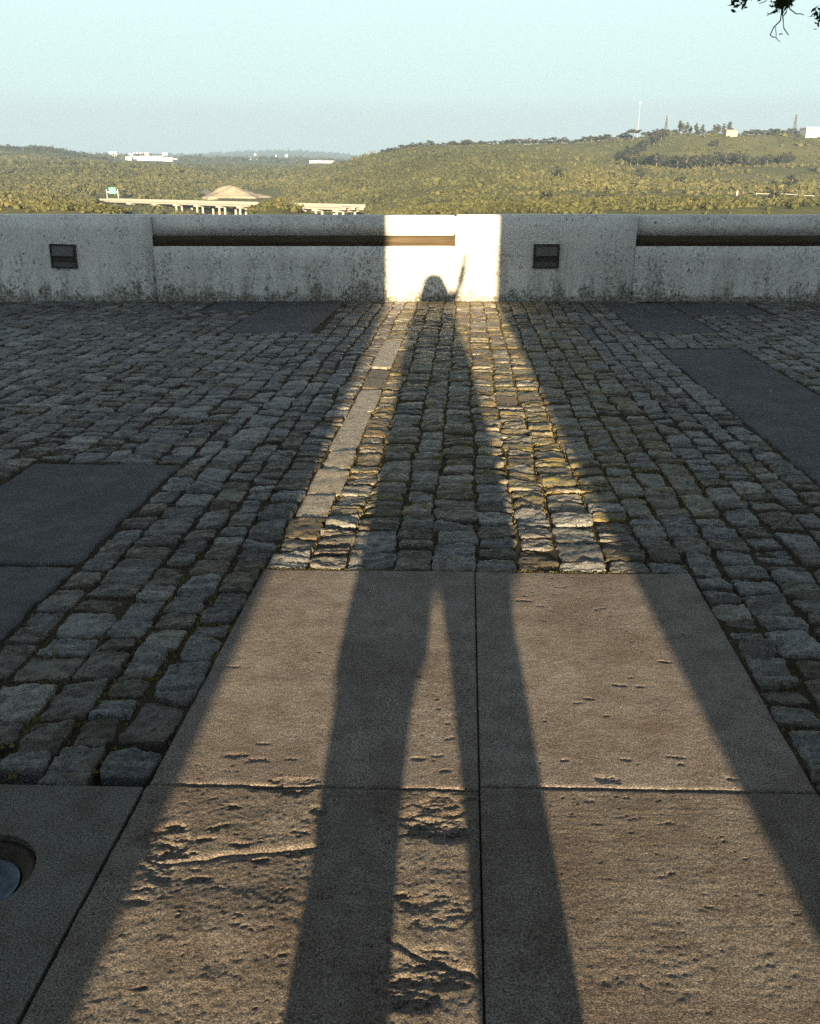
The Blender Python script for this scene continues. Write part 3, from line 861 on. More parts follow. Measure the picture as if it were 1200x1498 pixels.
def h_tl(U, V):
    g_ = np.random.default_rng(1)
    h = h_base(U, V, 101, 0.8)
    h = rand_chips(U, V, h, SLABS[0], 18, g_, size=(0.006, 0.018))
    for (x, y, l) in ((382, 1088, .018), (345, 1105, .03), (375, 1112, .03), (425, 1110, .014), (340, 975, .02), (430, 1143, .06), (612, 1110, .02), (640, 1105, .018), (650, 1128, .02)):
        cu, cv = guv(x, y); h = h + chip(U, V, cu, cv, l, l * 0.3, 0.005, 0.05, int(x))
    # hairline crack
    cr = U - (-0.36 + 0.05 * (fbm(V * 6, V * 0 + 3, 8, 3) - 0.5) * 2 - 0.10 * V)
    h = h - 0.0018 * np.exp(-(cr / 0.003) ** 2)
    return h
def h_tr(U, V):
    g_ = np.random.default_rng(2)
    h = h_base(U, V, 201, 0.8)
    h = rand_chips(U, V, h, SLABS[1], 20, g_, size=(0.006, 0.02))
    for (x, y, l) in ((888, 1140, .040), (990, 1108, .02), (915, 1111, .015), (905, 1002, .022), (920, 991, .014), (885, 1047, .012), (935, 1004, .02), (765, 878, .03), (790, 886, .016), (972, 968, .02),
                      (825, 1112, .012), (1075, 1140, .018), (845, 1028, .014), (860, 1022, .012), (995, 1118, .014), (800, 1055, .01)):
        cu, cv = guv(x, y); h = h + chip(U, V, cu, cv, l, l * 0.3, 0.0055, -0.12, int(x))
    return h
def h_bl(U, V):
    g_ = np.random.default_rng(3)
    h = h_base(U, V, 301, 1.3) + (fbm(U * 10, V * 18, 311, 5, 0.6) - 0.5) * 0.0045
    def spall(x, y, ru, rv, dep, seed):
        nonlocal h
        cu, cv = guv(x, y)
        r_ = np.sqrt(((U - cu) / ru) ** 2 + ((V - cv) / rv) ** 2) + (fbm(U * 22, V * 30, seed, 3) - 0.5) * 1.3
        m = 1 - sstep(0.7, 1.0, r_)
        rid = np.abs(fbm(U * 16, V * 60, seed + 1, 5, 0.72) - 0.5) * 2
        h = h - m * dep * (0.25 + 1.6 * rid)
    spall(640, 1190, 0.075, 0.085, 0.007, 41)
    spall(640, 1215, 0.075, 0.05, 0.006, 45)
    spall(240, 1235, 0.055, 0.06, 0.008, 42)
    spall(230, 1275, 0.05, 0.035, 0.008, 43)
    spall(430, 1155, 0.07, 0.02, 0.006, 44)
    spall(380, 1150, 0.04, 0.02, 0.005, 47)
    spall(470, 1187, 0.022, 0.020, 0.013, 46)
    spall(615, 1420, 0.09, 0.05, 0.007, 48)
    spall(640, 1330, 0.09, 0.05, 0.004, 49)
    spall(600, 1455, 0.06, 0.04, 0.008, 50)
    spall(195, 1320, 0.03, 0.012, 0.008, 51)
    for (x, y, l) in ((292, 1285, .026), (300, 1228, .02), (445, 1218, .025), (430, 1160, .03), (440, 1246, .03), (355, 1235, .02), (255, 1245, .03), (215, 1300, .02), (340, 1180, .02), (385, 1258, .02), (320, 1210, .025), (275, 1250, .02), (600, 1470, .03), (205, 1445, .012), (590, 1310, .02)):
        cu, cv = guv(x, y); h = h + chip(U, V, cu, cv, l, l * 0.4, 0.008, 0.15, int(x) + 7)
    # the groove running across the slab
    a = guv(240, 1262); b = guv(470, 1236)
    tt = (U - a[0]) / (b[0] - a[0])
    line = a[1] + (b[1] - a[1]) * tt + (fbm(U * 14, U * 0 + 2, 60, 4, 0.6) - 0.5) * 0.02
    dd = V - line
    win = sstep(-0.05, 0.05, tt) * (1 - sstep(0.95, 1.1, tt))
    h = h - win * 0.006 * np.exp(-np.abs(dd) / 0.006) * (0.4 + fbm(U * 40, V * 40, 66, 2))
    h = h - win * 0.004 * (1 - sstep(-0.004, 0.006, dd)) * sstep(-0.18, -0.01, dd)
    a = guv(565, 1375); b = guv(700, 1430)
    tt = (U - a[0]) / (b[0] - a[0])
    line = a[1] + (b[1] - a[1]) * tt + (fbm(U * 20, U * 0 + 5, 61, 4, 0.6) - 0.5) * 0.03
    h = h - sstep(-0.1, 0, tt) * (1 - sstep(1, 1.1, tt)) * 0.007 * np.exp(-np.abs(V - line) / 0.006)
    h = h - sstep(0.1, 0.0, np.abs(V + 1.36 - 0.02 * (fbm(U * 14, U * 0, 77, 4) - 0.5) * 4) / 0.05) * 0.006 * sstep(-0.20, -0.15, U) * (1 - sstep(-0.06, -0.03, U))
    return rand_chips(U, V, h, SLABS[2], 60, g_, 0.002, 0.006, (0.006, 0.022))
def h_br(U, V):
    g_ = np.random.default_rng(4)
    h = h_base(U, V, 401, 0.75) + (fbm(U * 12, V * 150, 411, 3, 0.6) - 0.5) * 0.0009
    h = rand_chips(U, V, h, SLABS[3], 8, g_, size=(0.005, 0.014))
    for (x, y, r0) in ((975, 1400, 0.09), (900, 1425, 0.05), (1120, 1420, 0.05)):
        cu, cv = guv(x, y)
        r_ = np.sqrt((U - cu) ** 2 + (V - cv) ** 2) / r0 + (fbm(U * 18, V * 18, 81, 3) - 0.5)
        h = h - (1 - sstep(0.6, 1.1, r_)) * (np.abs(fbm(U * 45, V * 60, 82, 4, 0.7) - 0.5) * 0.005)
    return h
tag(slab(SLABS[0], 0.0045, h_tl, M_SLAB), "smooth cement slab with chipped lower edge")
tag(slab(SLABS[1], 0.0045, h_tr, M_SLAB), "smooth cement slab with scattered pock marks")
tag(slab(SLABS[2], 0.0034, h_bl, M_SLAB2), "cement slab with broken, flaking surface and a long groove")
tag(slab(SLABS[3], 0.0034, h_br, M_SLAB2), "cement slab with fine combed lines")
for r_ in [(-0.738, -0.003, -3.6, -2.406), (0.003, 0.743, -3.6, -2.406), (-0.738, -0.003, -4.8, -3.606), (0.003, 0.743, -4.8, -3.606)]:
    slab(r_, 0.05, lambda U, V: h_base(U, V, 501), M_SLAB)
for k, r_ in enumerate(PANELS):
    if k == 2:
        continue
    slab(r_, 0.02, lambda U, V: h_base(U, V, 600 + k, 0.8), M_PANEL2 if k < 4 and k > 1 else M_PANEL, "concrete_panel", -0.001 if k < 4 else -0.004, 0.03)
# panel with the round drain opening
u0, u1, v0, v1 = PANELS[2]
bm = bmesh.new()
outer = [bm.verts.new(pav(u, v, 0.0)) for u, v in ((u0, v0), (u1, v0), (u1, v1), (u0, v1))]
inner = [bm.verts.new((HOLE[0] + HOLE[2] * math.cos(2 * math.pi * k / 48), HOLE[1] + HOLE[2] * math.sin(2 * math.pi * k / 48), 0.0)) for k in range(48)]
ed = [bm.edges.new((outer[k], outer[(k + 1) % 4])) for k in range(4)] + [bm.edges.new((inner[k], inner[(k + 1) % 48])) for k in range(48)]
bmesh.ops.triangle_fill(bm, use_beauty=True, use_dissolve=False, edges=ed)
for loop, zz_ in ((outer, -0.05), (inner, -0.055)):
    low = [bm.verts.new((q.co.x, q.co.y, zz_)) for q in loop]
    for k in range(len(loop)):
        k2 = (k + 1) % len(loop)
        bm.faces.new((loop[k], loop[k2], low[k2], low[k]))
bmesh.ops.recalc_face_normals(bm, faces=bm.faces)
me = bpy.data.meshes.new("concrete_panel"); bm.to_mesh(me); bm.free(); me.materials.append(M_PANEL2)
tag(put("concrete_panel", me, terr), "concrete panel with a round drain opening")
dr = empty("round_drain", (HOLE[0], HOLE[1], -0.045)); tag(dr, "round recessed drain with blue-grey steel bowl in the concrete at lower left", "drain")
m = MB()
prof_ = [(0.106, -0.004), (0.106, 0.030), (0.094, 0.030), (0.078, 0.012), (0.074, 0.0)]
for k in range(48):
    for (r_, zz_) in prof_:
        m.v.append((r_ * math.cos(2 * math.pi * k / 48), r_ * math.sin(2 * math.pi * k / 48), zz_))
n = len(prof_)
for k in range(48):
    for i in range(n - 1):
        m.f.append((k * n + i, k * n + i + 1, ((k + 1) % 48) * n + i + 1, ((k + 1) % 48) * n + i))
m.build("ring", M_RUST, dr, smooth=True)
m = MB(); m.v.append((0, 0, -0.012))
for i, (r_, zz_) in enumerate(((0.025, -0.009), (0.05, -0.001), (0.0735, 0.012))):
    for k in range(32):
        m.v.append((r_ * math.cos(2 * math.pi * k / 32), r_ * math.sin(2 * math.pi * k / 32), zz_))
for k in range(32):
    k2 = (k + 1) % 32
    m.f.append((0, 1 + k, 1 + k2))
    for i in range(2):
        m.f.append((1 + i * 32 + k, 1 + (i + 1) * 32 + k, 1 + (i + 1) * 32 + k2, 1 + i * 32 + k2))
m.build("bowl", M_STEEL, dr, smooth=True)

# ---- cobbles
bounds = []
def uneven(q):
    return [q[0]] + [w + random.uniform(-0.018, 0.018) for w in q[1:-1]] + [q[-1]]
def spread(a, b, w):
    n = max(1, round((b - a) / w)); return uneven(list(np.linspace(a, b, n + 1)))
bl = spread(-7.6, -2.13, 0.14)[:-1] + spread(-2.13, -1.40, 0.146)[:-1] + spread(-1.40, -0.742, 0.132)[:-1] + spread(-0.742, 0, 0.148)[:-1] + spread(0, 0.745, 0.149)[:-1] + spread(0.745, 1.55, 0.134)[:-1] + spread(1.55, 2.25, 0.14)[:-1] + spread(2.25, 7.6, 0.14)
KEEP = SLABS + PANELS
def inside(u, v, pad=0.004):
    for a, b, c_, d_ in KEEP:
        if a - pad < u < b + pad and c_ - pad < v < d_ + pad: return True
    return False
V_END = 7.95
stones = []          # u0,u1,v0,v1,tone,flat
KERB = [(-0.03, .16), (.16, .30), (.30, .53), (.53, .80), (.80, 1.17), (1.17, 1.5), (1.5, 2.33), (2.34, 2.93), (2.98, 3.3), (3.3, 3.62), (3.68, 4.95)]
for ci in range(len(bl) - 1):
    ua, ub = bl[ci], bl[ci + 1]
    kerb = abs(ua + 0.742) < 1e-6
    v = 0.004 if -0.75 < ua < 0.744 else (-1.204 if ua < -0.7 else -2.4) + random.uniform(0, 0.05)
    spans = []
    if kerb:
        for a, b in KERB:
            spans.append((max(a, 0.006), b))
        v = 4.97
    while v < V_END + 0.35:
        l = random.choice((0.075, 0.09, 0.1, 0.11, 0.125, 0.14, 0.155, 0.175, 0.2)) * random.uniform(0.9, 1.1)
        spans.append((v, v + l)); v += l
    for (a, b) in spans:
        q = pav((ua + ub) / 2, (a + b) / 2)
        if q.y > WALL_Y - 0.015: continue
        wx = abs(q.x)
        if q.y < 1.2 or wx > 0.55 * q.y + 1.15: continue
        big = kerb and a > 0.5 and a < 4.96
        tone = min(0.93, max(0.02, random.gauss(0.48, 0.32)))
        flat = 0.0
        if big:
            tone = 0.955 + 0.045 * random.random() ; flat = 1.0 if a > 1.4 else 0.55
            if 2.95 < a < 3.65: tone = 0.05
        # wandering column edges
        def wob(uu, vv): return uu + (vnoise(np.array([vv * 1.7]), np.array([uu * 9.1]), 5)[0] - 0.5) * 0.030 + (vnoise(np.array([vv * 6.3]), np.array([uu * 31.7]), 6)[0] - 0.5) * 0.018
        inner_edge = (abs(ua) < 1e-6)
        u_0 = wob(ua, (a + b) / 2); u_1 = wob(ub, (a + b) / 2)
        gap = random.uniform(0.002, 0.006) if a > 0 and abs(ua) < 0.8 else random.uniform(0.003, 0.011)
        u_0 += gap + random.uniform(0, 0.003); u_1 -= gap + random.uniform(0, 0.003)
        v_0 = a + random.uniform(0.001, 0.006) if a > 0.01 else a; v_1 = b - random.uniform(0.002, 0.007)
        # cut back from slabs and panels
        ok = True
        for _ in range(14):
            pts = [(u_0 + (u_1 - u_0) * i / 4, v_0 + (v_1 - v_0) * k / 4) for i in range(5) for k in range(5)]
            ins = [w for w in pts if inside(*w)]
            if not ins: break
            if len(ins) > 14: ok = False; break
            au = sum(w[0] for w in ins) / len(ins) - (u_0 + u_1) / 2; av = sum(w[1] for w in ins) / len(ins) - (v_0 + v_1) / 2
            if abs(au) / (u_1 - u_0) > abs(av) / (v_1 - v_0):
                if au > 0: u_1 -= 0.1 * (u_1 - u_0)
                else: u_0 += 0.1 * (u_1 - u_0)
            else:
                if av > 0: v_1 -= 0.1 * (v_1 - v_0)
                else: v_0 += 0.1 * (v_1 - v_0)
        if not ok or u_1 - u_0 < 0.045 or v_1 - v_0 < 0.035: continue
        # keep stones in front of the wall
        if pav(u_0, v_1).y > WALL_Y - 0.01 or pav(u_1, v_1).y > WALL_Y - 0.01:
            v_1 -= 0.05
            if v_1 - v_0 < 0.03 or max(pav(u_0, v_1).y, pav(u_1, v_1).y) > WALL_Y - 0.01: continue
        stones.append((u_0, u_1, v_0, v_1, tone, flat))

def stone_mesh(st, n, seed):
    u_0, u_1, v_0, v_1, tone, flat = st
    g_ = np.random.default_rng(seed)
    k = np.linspace(-1, 1, n)
    k = np.sign(k) * np.abs(k) ** 0.8
    S, T = np.meshgrid(k, k)
    hu_, hv_ = (u_1 - u_0) / 2, (v_1 - v_0) / 2
    rc = 0.07 if flat else g_.uniform(0.03, 0.16)
    s = S * (1 - rc * T ** 4 * np.abs(S) ** 1.0 * 0.9); tt = T * (1 - rc * S ** 4 * np.abs(T) ** 1.0 * 0.9)
    # corner jitter, bilinear
    j = g_.uniform(-1, 1, (4, 2)) * (np.array([0.05, 0.05]) if flat else np.array([0.16, 0.26]))
    wts = [(1 - S) * (1 - T) / 4, (1 + S) * (1 - T) / 4, (1 + S) * (1 + T) / 4, (1 - S) * (1 + T) / 4]
    s = s + sum(w * c_[0] for w, c_ in zip(wts, j)) - 0.0; tt = tt + sum(w * c_[1] for w, c_ in zip(wts, j))
    U = (u_0 + u_1) / 2 + np.clip(s, -1.05, 1.05) * hu_; V = (v_0 + v_1) / 2 + np.clip(tt, -1.05, 1.05) * hv_
    edge = np.maximum(np.abs(S), np.abs(T))
    off = g_.uniform(0, 900)
    # ragged rim
    rag = (vnoise(U * 70 + off, V * 70, 31) - 0.5) * 0.010 * edge ** 3
    U = U + rag * np.sign(S) * (1 - flat * .5); V = V + (vnoise(U * 70, V * 70 + off, 32) - 0.5) * 0.009 * edge ** 3
    z = g_.normal() * 0.003 + S * g_.normal() * 0.0028 + T * g_.normal() * 0.0036
    rough = (1 - 0.8 * flat)
    z = z + (fbm(U * 15 + off, V * 26 + off, 33, 3, 0.55) - 0.5) * 0.013 * rough
    # cleft bedding: steps and cracks that run across the stone
    ang = g_.normal() * 0.25
    Uc, Vc = U * math.cos(ang) + V * math.sin(ang), -U * math.sin(ang) + V * math.cos(ang)
    led = fbm(Uc * 7 + off, Vc * 26 + off, 35, 3, 0.6)
    q5 = led * 6; st_ = (np.floor(q5) + sstep(0.35, 0.65, q5 - np.floor(q5))) / 6
    z = z + (st_ - 0.5) * 0.036 * rough * g_.uniform(0.15, 1.0)
    z = z + (fbm(U * 70, V * 140 + off, 34, 3, 0.75) - 0.5) * 0.010 * rough
    ne = np.maximum(np.abs(S), np.abs(T) )
    z = z - (0.0040 - 0.0015 * flat) * edge ** 14 - 0.004 * rough * edge ** 4 * vnoise(U * 35 + off, V * 35, 37) + (0.002 if not flat else 0.001)
    ver = np.stack([(PO[0] + U * PC + V * PS).ravel(), (PO[1] - U * PS2 + V * PC).ravel(), z.ravel()], 1)
    idx = np.arange(n - 1)[:, None] * n + np.arange(n - 1)[None]
    fa = np.stack([idx, idx + 1, idx + 1 + n, idx + n], -1).reshape(-1, 4)
    ring = np.concatenate([np.arange(n), np.arange(1, n) * n + n - 1, (n - 1) * n + np.arange(n - 2, -1, -1), np.arange(n - 2, 0, -1) * n])
    low = ver[ring].copy()
    cen = ver[:, :2].mean(0)
    mid = low.copy(); mid[:, :2] = cen + (mid[:, :2] - cen) * 1.012; mid[:, 2] -= 0.0025
    low[:, :2] = cen + (low[:, :2] - cen) * 1.03
    low[:, 2] = -0.05
    m_ = len(ring)
    r2 = np.arange(m_); r3 = (r2 + 1) % m_
    fs = np.concatenate([np.stack([n * n + r3, n * n + r2, n * n + m_ + r2, n * n + m_ + r3], -1), np.stack([n * n + m_ + r3, n * n + m_ + r2, n * n + 2 * m_ + r2, n * n + 2 * m_ + r3], -1)])
    ver = np.concatenate([ver, ver[ring], mid, low])
    fa = np.concatenate([fa, fs])
    lc = g_.uniform(0.2, 0.95) if -0.75 < (u_0 + u_1) / 2 < 1.0 and v_0 > 0.5 and not flat else g_.uniform(0.0, 0.28)  # lichen laid thicker on the sunlit strip, adding sun gold to its colour
    tn_ = np.full((len(ver), 2), (tone, lc))
    return ver, fa, tn_

def screen(st):
    q = pav((st[0] + st[1]) / 2, (st[2] + st[3]) / 2)
    dep = q.y * math.cos(PITCH) + CAMZ * math.sin(PITCH)
    sx = CX + F * q.x / dep
    sy = CY + F * (CAMZ * math.cos(PITCH) - q.y * math.sin(PITCH)) / dep
    vis = -20 < sx < W + 20 and sy < H
    return ((st[1] - st[0]) * (st[3] - st[2]) / dep ** 3) if vis else 0, q.y
sc_list = sorted(range(len(stones)), key=lambda k: -screen(stones[k])[0])
single = set(sc_list[:300])
av, af, at_ = [], [], []
nv0 = 0
for k, st in enumerate(stones):
    yy = screen(st)[1]
    n = 20 if yy < 3.5 else (14 if yy < 5.2 else (10 if yy < 7 else 7))
    if yy > 3.5 and -0.9 < st[0] < 1.1: n += 3
    if st[5]: n = 12
    ver, fa, tn_ = stone_mesh(st, n, 1000 + k)
    if k in single:
        c0 = Vector((*ver[:, :2].mean(0), 0))
        ver = ver - np.array(c0)
        put("cobblestone", mesh_np("cobblestone", ver, fa, M_COBBLE, True, {"tone": tn_[:, 0], "lichen": tn_[:, 1]}), terr, c0)
    else:
        av.append(ver); af.append(fa + nv0); at_.append(tn_); nv0 += len(ver)
o = put("cobblestone_field", mesh_np("cobblestone_field", np.concatenate(av), np.concatenate(af), M_COBBLE, True, {"tone": np.concatenate(at_)[:, 0], "lichen": np.concatenate(at_)[:, 1]}), terr)
o["kind"] = "stuff"

# ---- moss in the joints, small tufts
mv, mf = [], []
for st in stones:
    yy = screen(st)[1]
    cu, cv = (st[0] + st[1]) / 2, (st[2] + st[3]) / 2
    q = pav(cu, cv)
    dens = fbm(np.array([q.x * 1.3]), np.array([q.y * 1.3]), 91, 3)[0]
    nt = int(max(0, (dens - 0.50) * 70)) + (int(8 + 20 * sstep(0.3, 3.0, cv)) if -0.75 < cu < 0.95 and cv > 0.2 else 0)  # more moss tufts over the sunlit strip, to heighten its golden look
    for _ in range(min(nt, 32)):
        if random.random() < 0.55:
            u = random.uniform(st[0], st[1]); v = random.choice((st[2] - 0.003, st[3] + 0.003))
        else:
            v = random.uniform(st[2], st[3]); u = random.choice((st[0] - 0.006, st[1] + 0.006))
        if inside(u, v, 0.0): continue
        b = pav(u, v, -0.014)
        h_ = random.uniform(0.006, 0.017); r_ = random.uniform(0.004, 0.011)
        a = random.uniform(0, 6.28); n0 = len(mv)
        for j in range(3):
            mv.append((b.x + r_ * math.cos(a + 2.1 * j), b.y + r_ * math.sin(a + 2.1 * j), b.z))
        mv.append((b.x + random.uniform(-1, 1) * r_ * .7, b.y + random.uniform(-1, 1) * r_ * .7, b.z + h_))
        mf += [(n0, n0 + 1, n0 + 3), (n0 + 1, n0 + 2, n0 + 3), (n0 + 2, n0, n0 + 3)]
for _ in range(420):
    u = random.choice((random.uniform(-0.74, -0.30), random.uniform(0.15, 0.62)))
    b = pav(u, random.gauss(0.001, 0.004), -0.006)
    h_ = random.uniform(0.003, 0.010); r_ = random.uniform(0.003, 0.008); a = random.uniform(0, 6.28); n0 = len(mv)
    for j in range(3):
        mv.append((b.x + r_ * math.cos(a + 2.1 * j), b.y + r_ * math.sin(a + 2.1 * j), b.z))
    mv.append((b.x + random.uniform(-1, 1) * r_ * .7, b.y + random.uniform(-1, 1) * r_ * .7, b.z + h_))
    mf += [(n0, n0 + 1, n0 + 3), (n0 + 1, n0 + 2, n0 + 3), (n0 + 2, n0, n0 + 3)]
o = put("joint_moss", mesh_np("joint_moss", np.array(mv), np.array(mf), M_MOSS))
o["kind"] = "stuff"
# dry leaf litter by the right part of the wall
lv, lf = [], []
for k in range(640):
    x = random.gauss(3.6, 1.1); y = WALL_Y - 0.1 - abs(random.gauss(0, 1.3))
    if k > 420: x = random.uniform(-2.5, 2.5); y = random.uniform(2.9, 10.4)
    elif (x < 1.9 and random.random() < 0.7) or y < 5.5: continue
    a = random.uniform(0, 6.28); r_ = random.uniform(0.006, 0.017); n0 = len(lv); zz_ = random.uniform(0.008, 0.02); tl = random.uniform(-0.4, 0.4)
    for (p_, q_) in ((-1, 0), (0, 0.45), (1, 0), (0, -0.45)):
        lv.append((x + r_ * (p_ * math.cos(a) - q_ * math.sin(a)), y + r_ * (p_ * math.sin(a) + q_ * math.cos(a)), zz_ + r_ * tl * p_ + (0.004 if q_ else 0)))
    lf.append((n0, n0 + 1, n0 + 2, n0 + 3))
M_LITTER = simple("dry_leaf", (0.30, 0.27, 0.22), 0.5, 0.4)
o = put("leaf_litter", mesh_np("leaf_litter", np.array(lv), np.array(lf), M_LITTER)); o["kind"] = "stuff"

# ------------------------------------------------------------------ parapet
WT, WB = 0.956, -0.2
wall = empty("parapet_wall", (0, WALL_Y, 0))
tag(wall, "long whitewashed parapet with mossy foot and dark timber beams edging the terrace", "wall")
def rough_block(x0, x1, y0, y1, z0, z1, name, mat, bev=0.02, step=0.12, jit=0.003, seed=1, label=None):
    """box with rounded arrises, cut along x, with hand-trowelled waviness"""
    def cut(a, b):
        return [a, a + bev * 0.3, a + bev] + list(np.linspace(a + bev, b - bev, max(2, int((b - a) / step) + 1)))[1:-1] + [b - bev, b - bev * 0.3, b]
    bm = bmesh.new()
    bmesh.ops.create_cube(bm, size=1)
    for q in bm.verts:
        q.co = (x0 if q.co.x < 0 else x1, y0 if q.co.y < 0 else y1, z0 if q.co.z < 0 else z1)
    bmesh.ops.bevel(bm, geom=list(bm.edges), offset=bev, segments=3, affect='EDGES')
    n = int((x1 - x0) / step)
    for k in range(1, n):
        x = x0 + bev + (x1 - x0 - 2 * bev) * k / n
        bmesh.ops.bisect_plane(bm, geom=list(bm.verts) + list(bm.edges) + list(bm.faces), plane_co=(x, 0, 0), plane_no=(1, 0, 0))
    n = int((z1 - z0) / step)
    for k in range(1, n):
        z = z0 + bev + (z1 - z0 - 2 * bev) * k / n
        bmesh.ops.bisect_plane(bm, geom=list(bm.verts) + list(bm.edges) + list(bm.faces), plane_co=(0, 0, z), plane_no=(0, 0, 1))
    co = np.array([q.co[:] for q in bm.verts])
    dy = (fbm(co[:, 0] * 2.2, co[:, 2] * 2.2, seed, 3) - 0.5) * 2 * jit
    dz_ = (fbm(co[:, 0] * 3.2, co[:, 1] * 2.2, seed + 9, 3) - 0.5) * 2 * jit
    for q, a, b in zip(bm.verts, dy, dz_):
        q.co.y += a
        if q.co.z > z1 - bev * 1.1: q.co.z += b
        q.co.y -= WALL_Y
    bmesh.ops.recalc_face_normals(bm, faces=bm.faces)
    me = bpy.data.meshes.new(name); bm.to_mesh(me); bm.free()
    me.polygons.foreach_set("use_smooth", np.ones(len(me.polygons), bool)); me.materials.append(mat)
    o = put(name, me, wall)
    if label: o["label"] = label
    return o
PIERS = [(-10.67, -8.58), (-5.07, -2.98), (0.527, 2.613), (6.12, 8.21)]
RAILS = [(-8.58, -5.07), (-2.98, 0.527), (2.613, 6.12), (8.21, 11.6)]
for k, (a, b) in enumerate(PIERS):
    rough_block(a, b, WALL_Y, WALL_Y + 0.5, WB, WT + 0.004, "pier", M_WHITE, 0.022, 0.13, 0.004, 10 + k)
for k, (a, b) in enumerate(RAILS):
    rough_block(a + 0.002, b - 0.002, WALL_Y + 0.003, WALL_Y + 0.5, WB, 0.617, "lower_wall", M_WHITE, 0.012, 0.13, 0.003, 30 + k)
    rough_block(a + 0.002, b - 0.002, WALL_Y + 0.055, WALL_Y + 0.5, 0.735, WT - 0.003, "upper_panel", M_WHITE, 0.016, 0.13, 0.002, 50 + k)
    rough_block(a + 0.004, b - 0.004, WALL_Y + 0.030, WALL_Y + 0.3, 0.620, 0.7325, "timber_beam", M_TIMBER, 0.008, 0.2, 0.001, 70 + k)
def wall_light(x, label, rot=0.0):
    e = empty("wall_light", (x, WALL_Y - 0.004, 0.508)); tag(e, label, "wall light", "square step lights set in the parapet")
    e.rotation_euler = (0, rot, 0)
    w, h = 0.150, 0.135
    m = MB()
    fr = 0.016
    m.box((-w, -0.018, h - fr), (w, 0.004, h)); m.box((-w, -0.018, -h), (w, 0.004, -h + fr))
    m.box((-w, -0.018, -h + fr + .0005), (-w + fr, 0.004, h - fr - .0005)); m.box((w - fr, -0.018, -h + fr + .0005), (w, 0.004, h - fr - .0005))
    m.build("frame", M_IRON, e)
    m = MB(); m.box((-w + fr + .001, -0.006, -h + fr + .001), (w - fr - .001, 0.002, h - fr - .001)); m.build("back_plate", M_IRON2, e)
    # hood: sloping plate with side cheeks, open below
    m = MB()
    a = w - fr - 0.016
    m.add([(-a, -0.008, h - fr - 0.012), (a, -0.008, h - fr - 0.012), (a, -0.045, 0.004), (-a, -0.045, 0.004), (-a, -0.008, h - fr - 0.016), (a, -0.008, h - fr - 0.016), (a, -0.041, 0.0), (-a, -0.041, 0.0)],
          [(0, 1, 2, 3), (7, 6, 5, 4), (3, 2, 6, 7), (0, 3, 7, 4), (1, 5, 6, 2), (0, 4, 5, 1)])
    m.build("hood", M_IRON2, e)
    m = MB(); m.box((-a, -0.022, -0.055), (a, -0.0065, -0.002)); m.build("slot", M_IRON, e)
    for sx in (-1, 1):
        m = MB(); x0 = sx * (a + 0.002)
        m.add([(x0, -0.007, h - fr - 0.014), (x0, -0.044, 0.002), (x0, -0.007, -0.07), (x0 + sx * 0.004, -0.007, h - fr - 0.014), (x0 + sx * 0.004, -0.044, 0.002), (x0 + sx * 0.004, -0.007, -0.07)],
              [(0, 1, 2), (5, 4, 3), (0, 3, 4, 1), (1, 4, 5, 2), (2, 5, 3, 0)])
        m.build("cheek", M_IRON2, e)
wall_light(-4.016, "square dark iron step light in the left pier of the parapet", R(1.5))
wall_light(1.579, "square dark iron step light in the pier right of the sunlit gap", 0)

# ------------------------------------------------------------------ overhanging tree at upper right
tx, ty = 5.6, 7.0
tree = empty("overhanging_tree", (tx, ty, 0)); tag(tree, "dark leafy tree whose drooping twigs hang in at the upper right corner", "tree")
def trel(p): return Vector(p) - Vector((tx, ty, 0))
m = MB(); m.tube([trel(p_) for p_ in ((tx, ty, -0.05), (tx + .05, ty, 0.8), (tx - .05, ty + .1, 1.8), (tx - .2, ty + .2, 2.9), (tx - .3, ty + .1, 4.2))], [0.24, 0.19, 0.17, 0.15, 0.1], 12); m.build("trunk", M_BARK, tree, smooth=True)
TD = 7.6
T = lambda x, y, d=TD: at(x, y, d)
m = MB(); m.tube([trel(p_) for p_ in ((tx - .2, ty + .2, 2.8), (4.6, 7.3, 3.25), T(1235, -45), T(1175, -38), T(1150, -18))], [0.09, 0.06, 0.03, 0.022, 0.016], 8); m.build("limb", M_BARK, tree, smooth=True)
m = MB(); m.tube([trel(p_) for p_ in (T(1235, -45), T(1120, -25), T(1085, -6))], [0.018, 0.010, 0.005], 6); m.build("limb", M_BARK, tree, smooth=True)
m = MB(); m.tube([trel(p_) for p_ in (T(1240, -40), T(1225, 0), T(1203, 22))], [0.016, 0.009, 0.005], 6); m.build("limb", M_BARK, tree, smooth=True)
for k, (tw, r_) in enumerate((
    ([(1150, -18), (1144, 16), (1142, 30), (1132, 40), (1127, 51), (1131, 54), (1136, 54)], .006),
    ([(1144, 14), (1146, 28), (1147, 41), (1151, 47), (1154, 51)], .005),
    ([(1136, 52), (1135, 40), (1134, 40)], .003), ([(1135, 54), (1138, 58), (1142, 61)], .003),
    ([(1150, -10), (1156, 13), (1165, 20), (1172, 20), (1176, 21.5)], .005), ([(1150, -10), (1158, 2), (1161, 9)], .004),
    ([(1145, 5), (1132, 16), (1122, 23)], .004), ([(1130, -12), (1120, 2), (1111, 5)], .004),
    ([(1203, 22), (1198, 30), (1198, 39)], .005))):
    m = MB(); m.tube([trel(T(x, y, TD + 0.05 * math.sin(i + k))) for i, (x, y) in enumerate(tw)], [r_ * (1 - 0.5 * i / len(tw)) for i in range(len(tw))], 5)
    m.build("twig", M_BARK, tree, smooth=True)
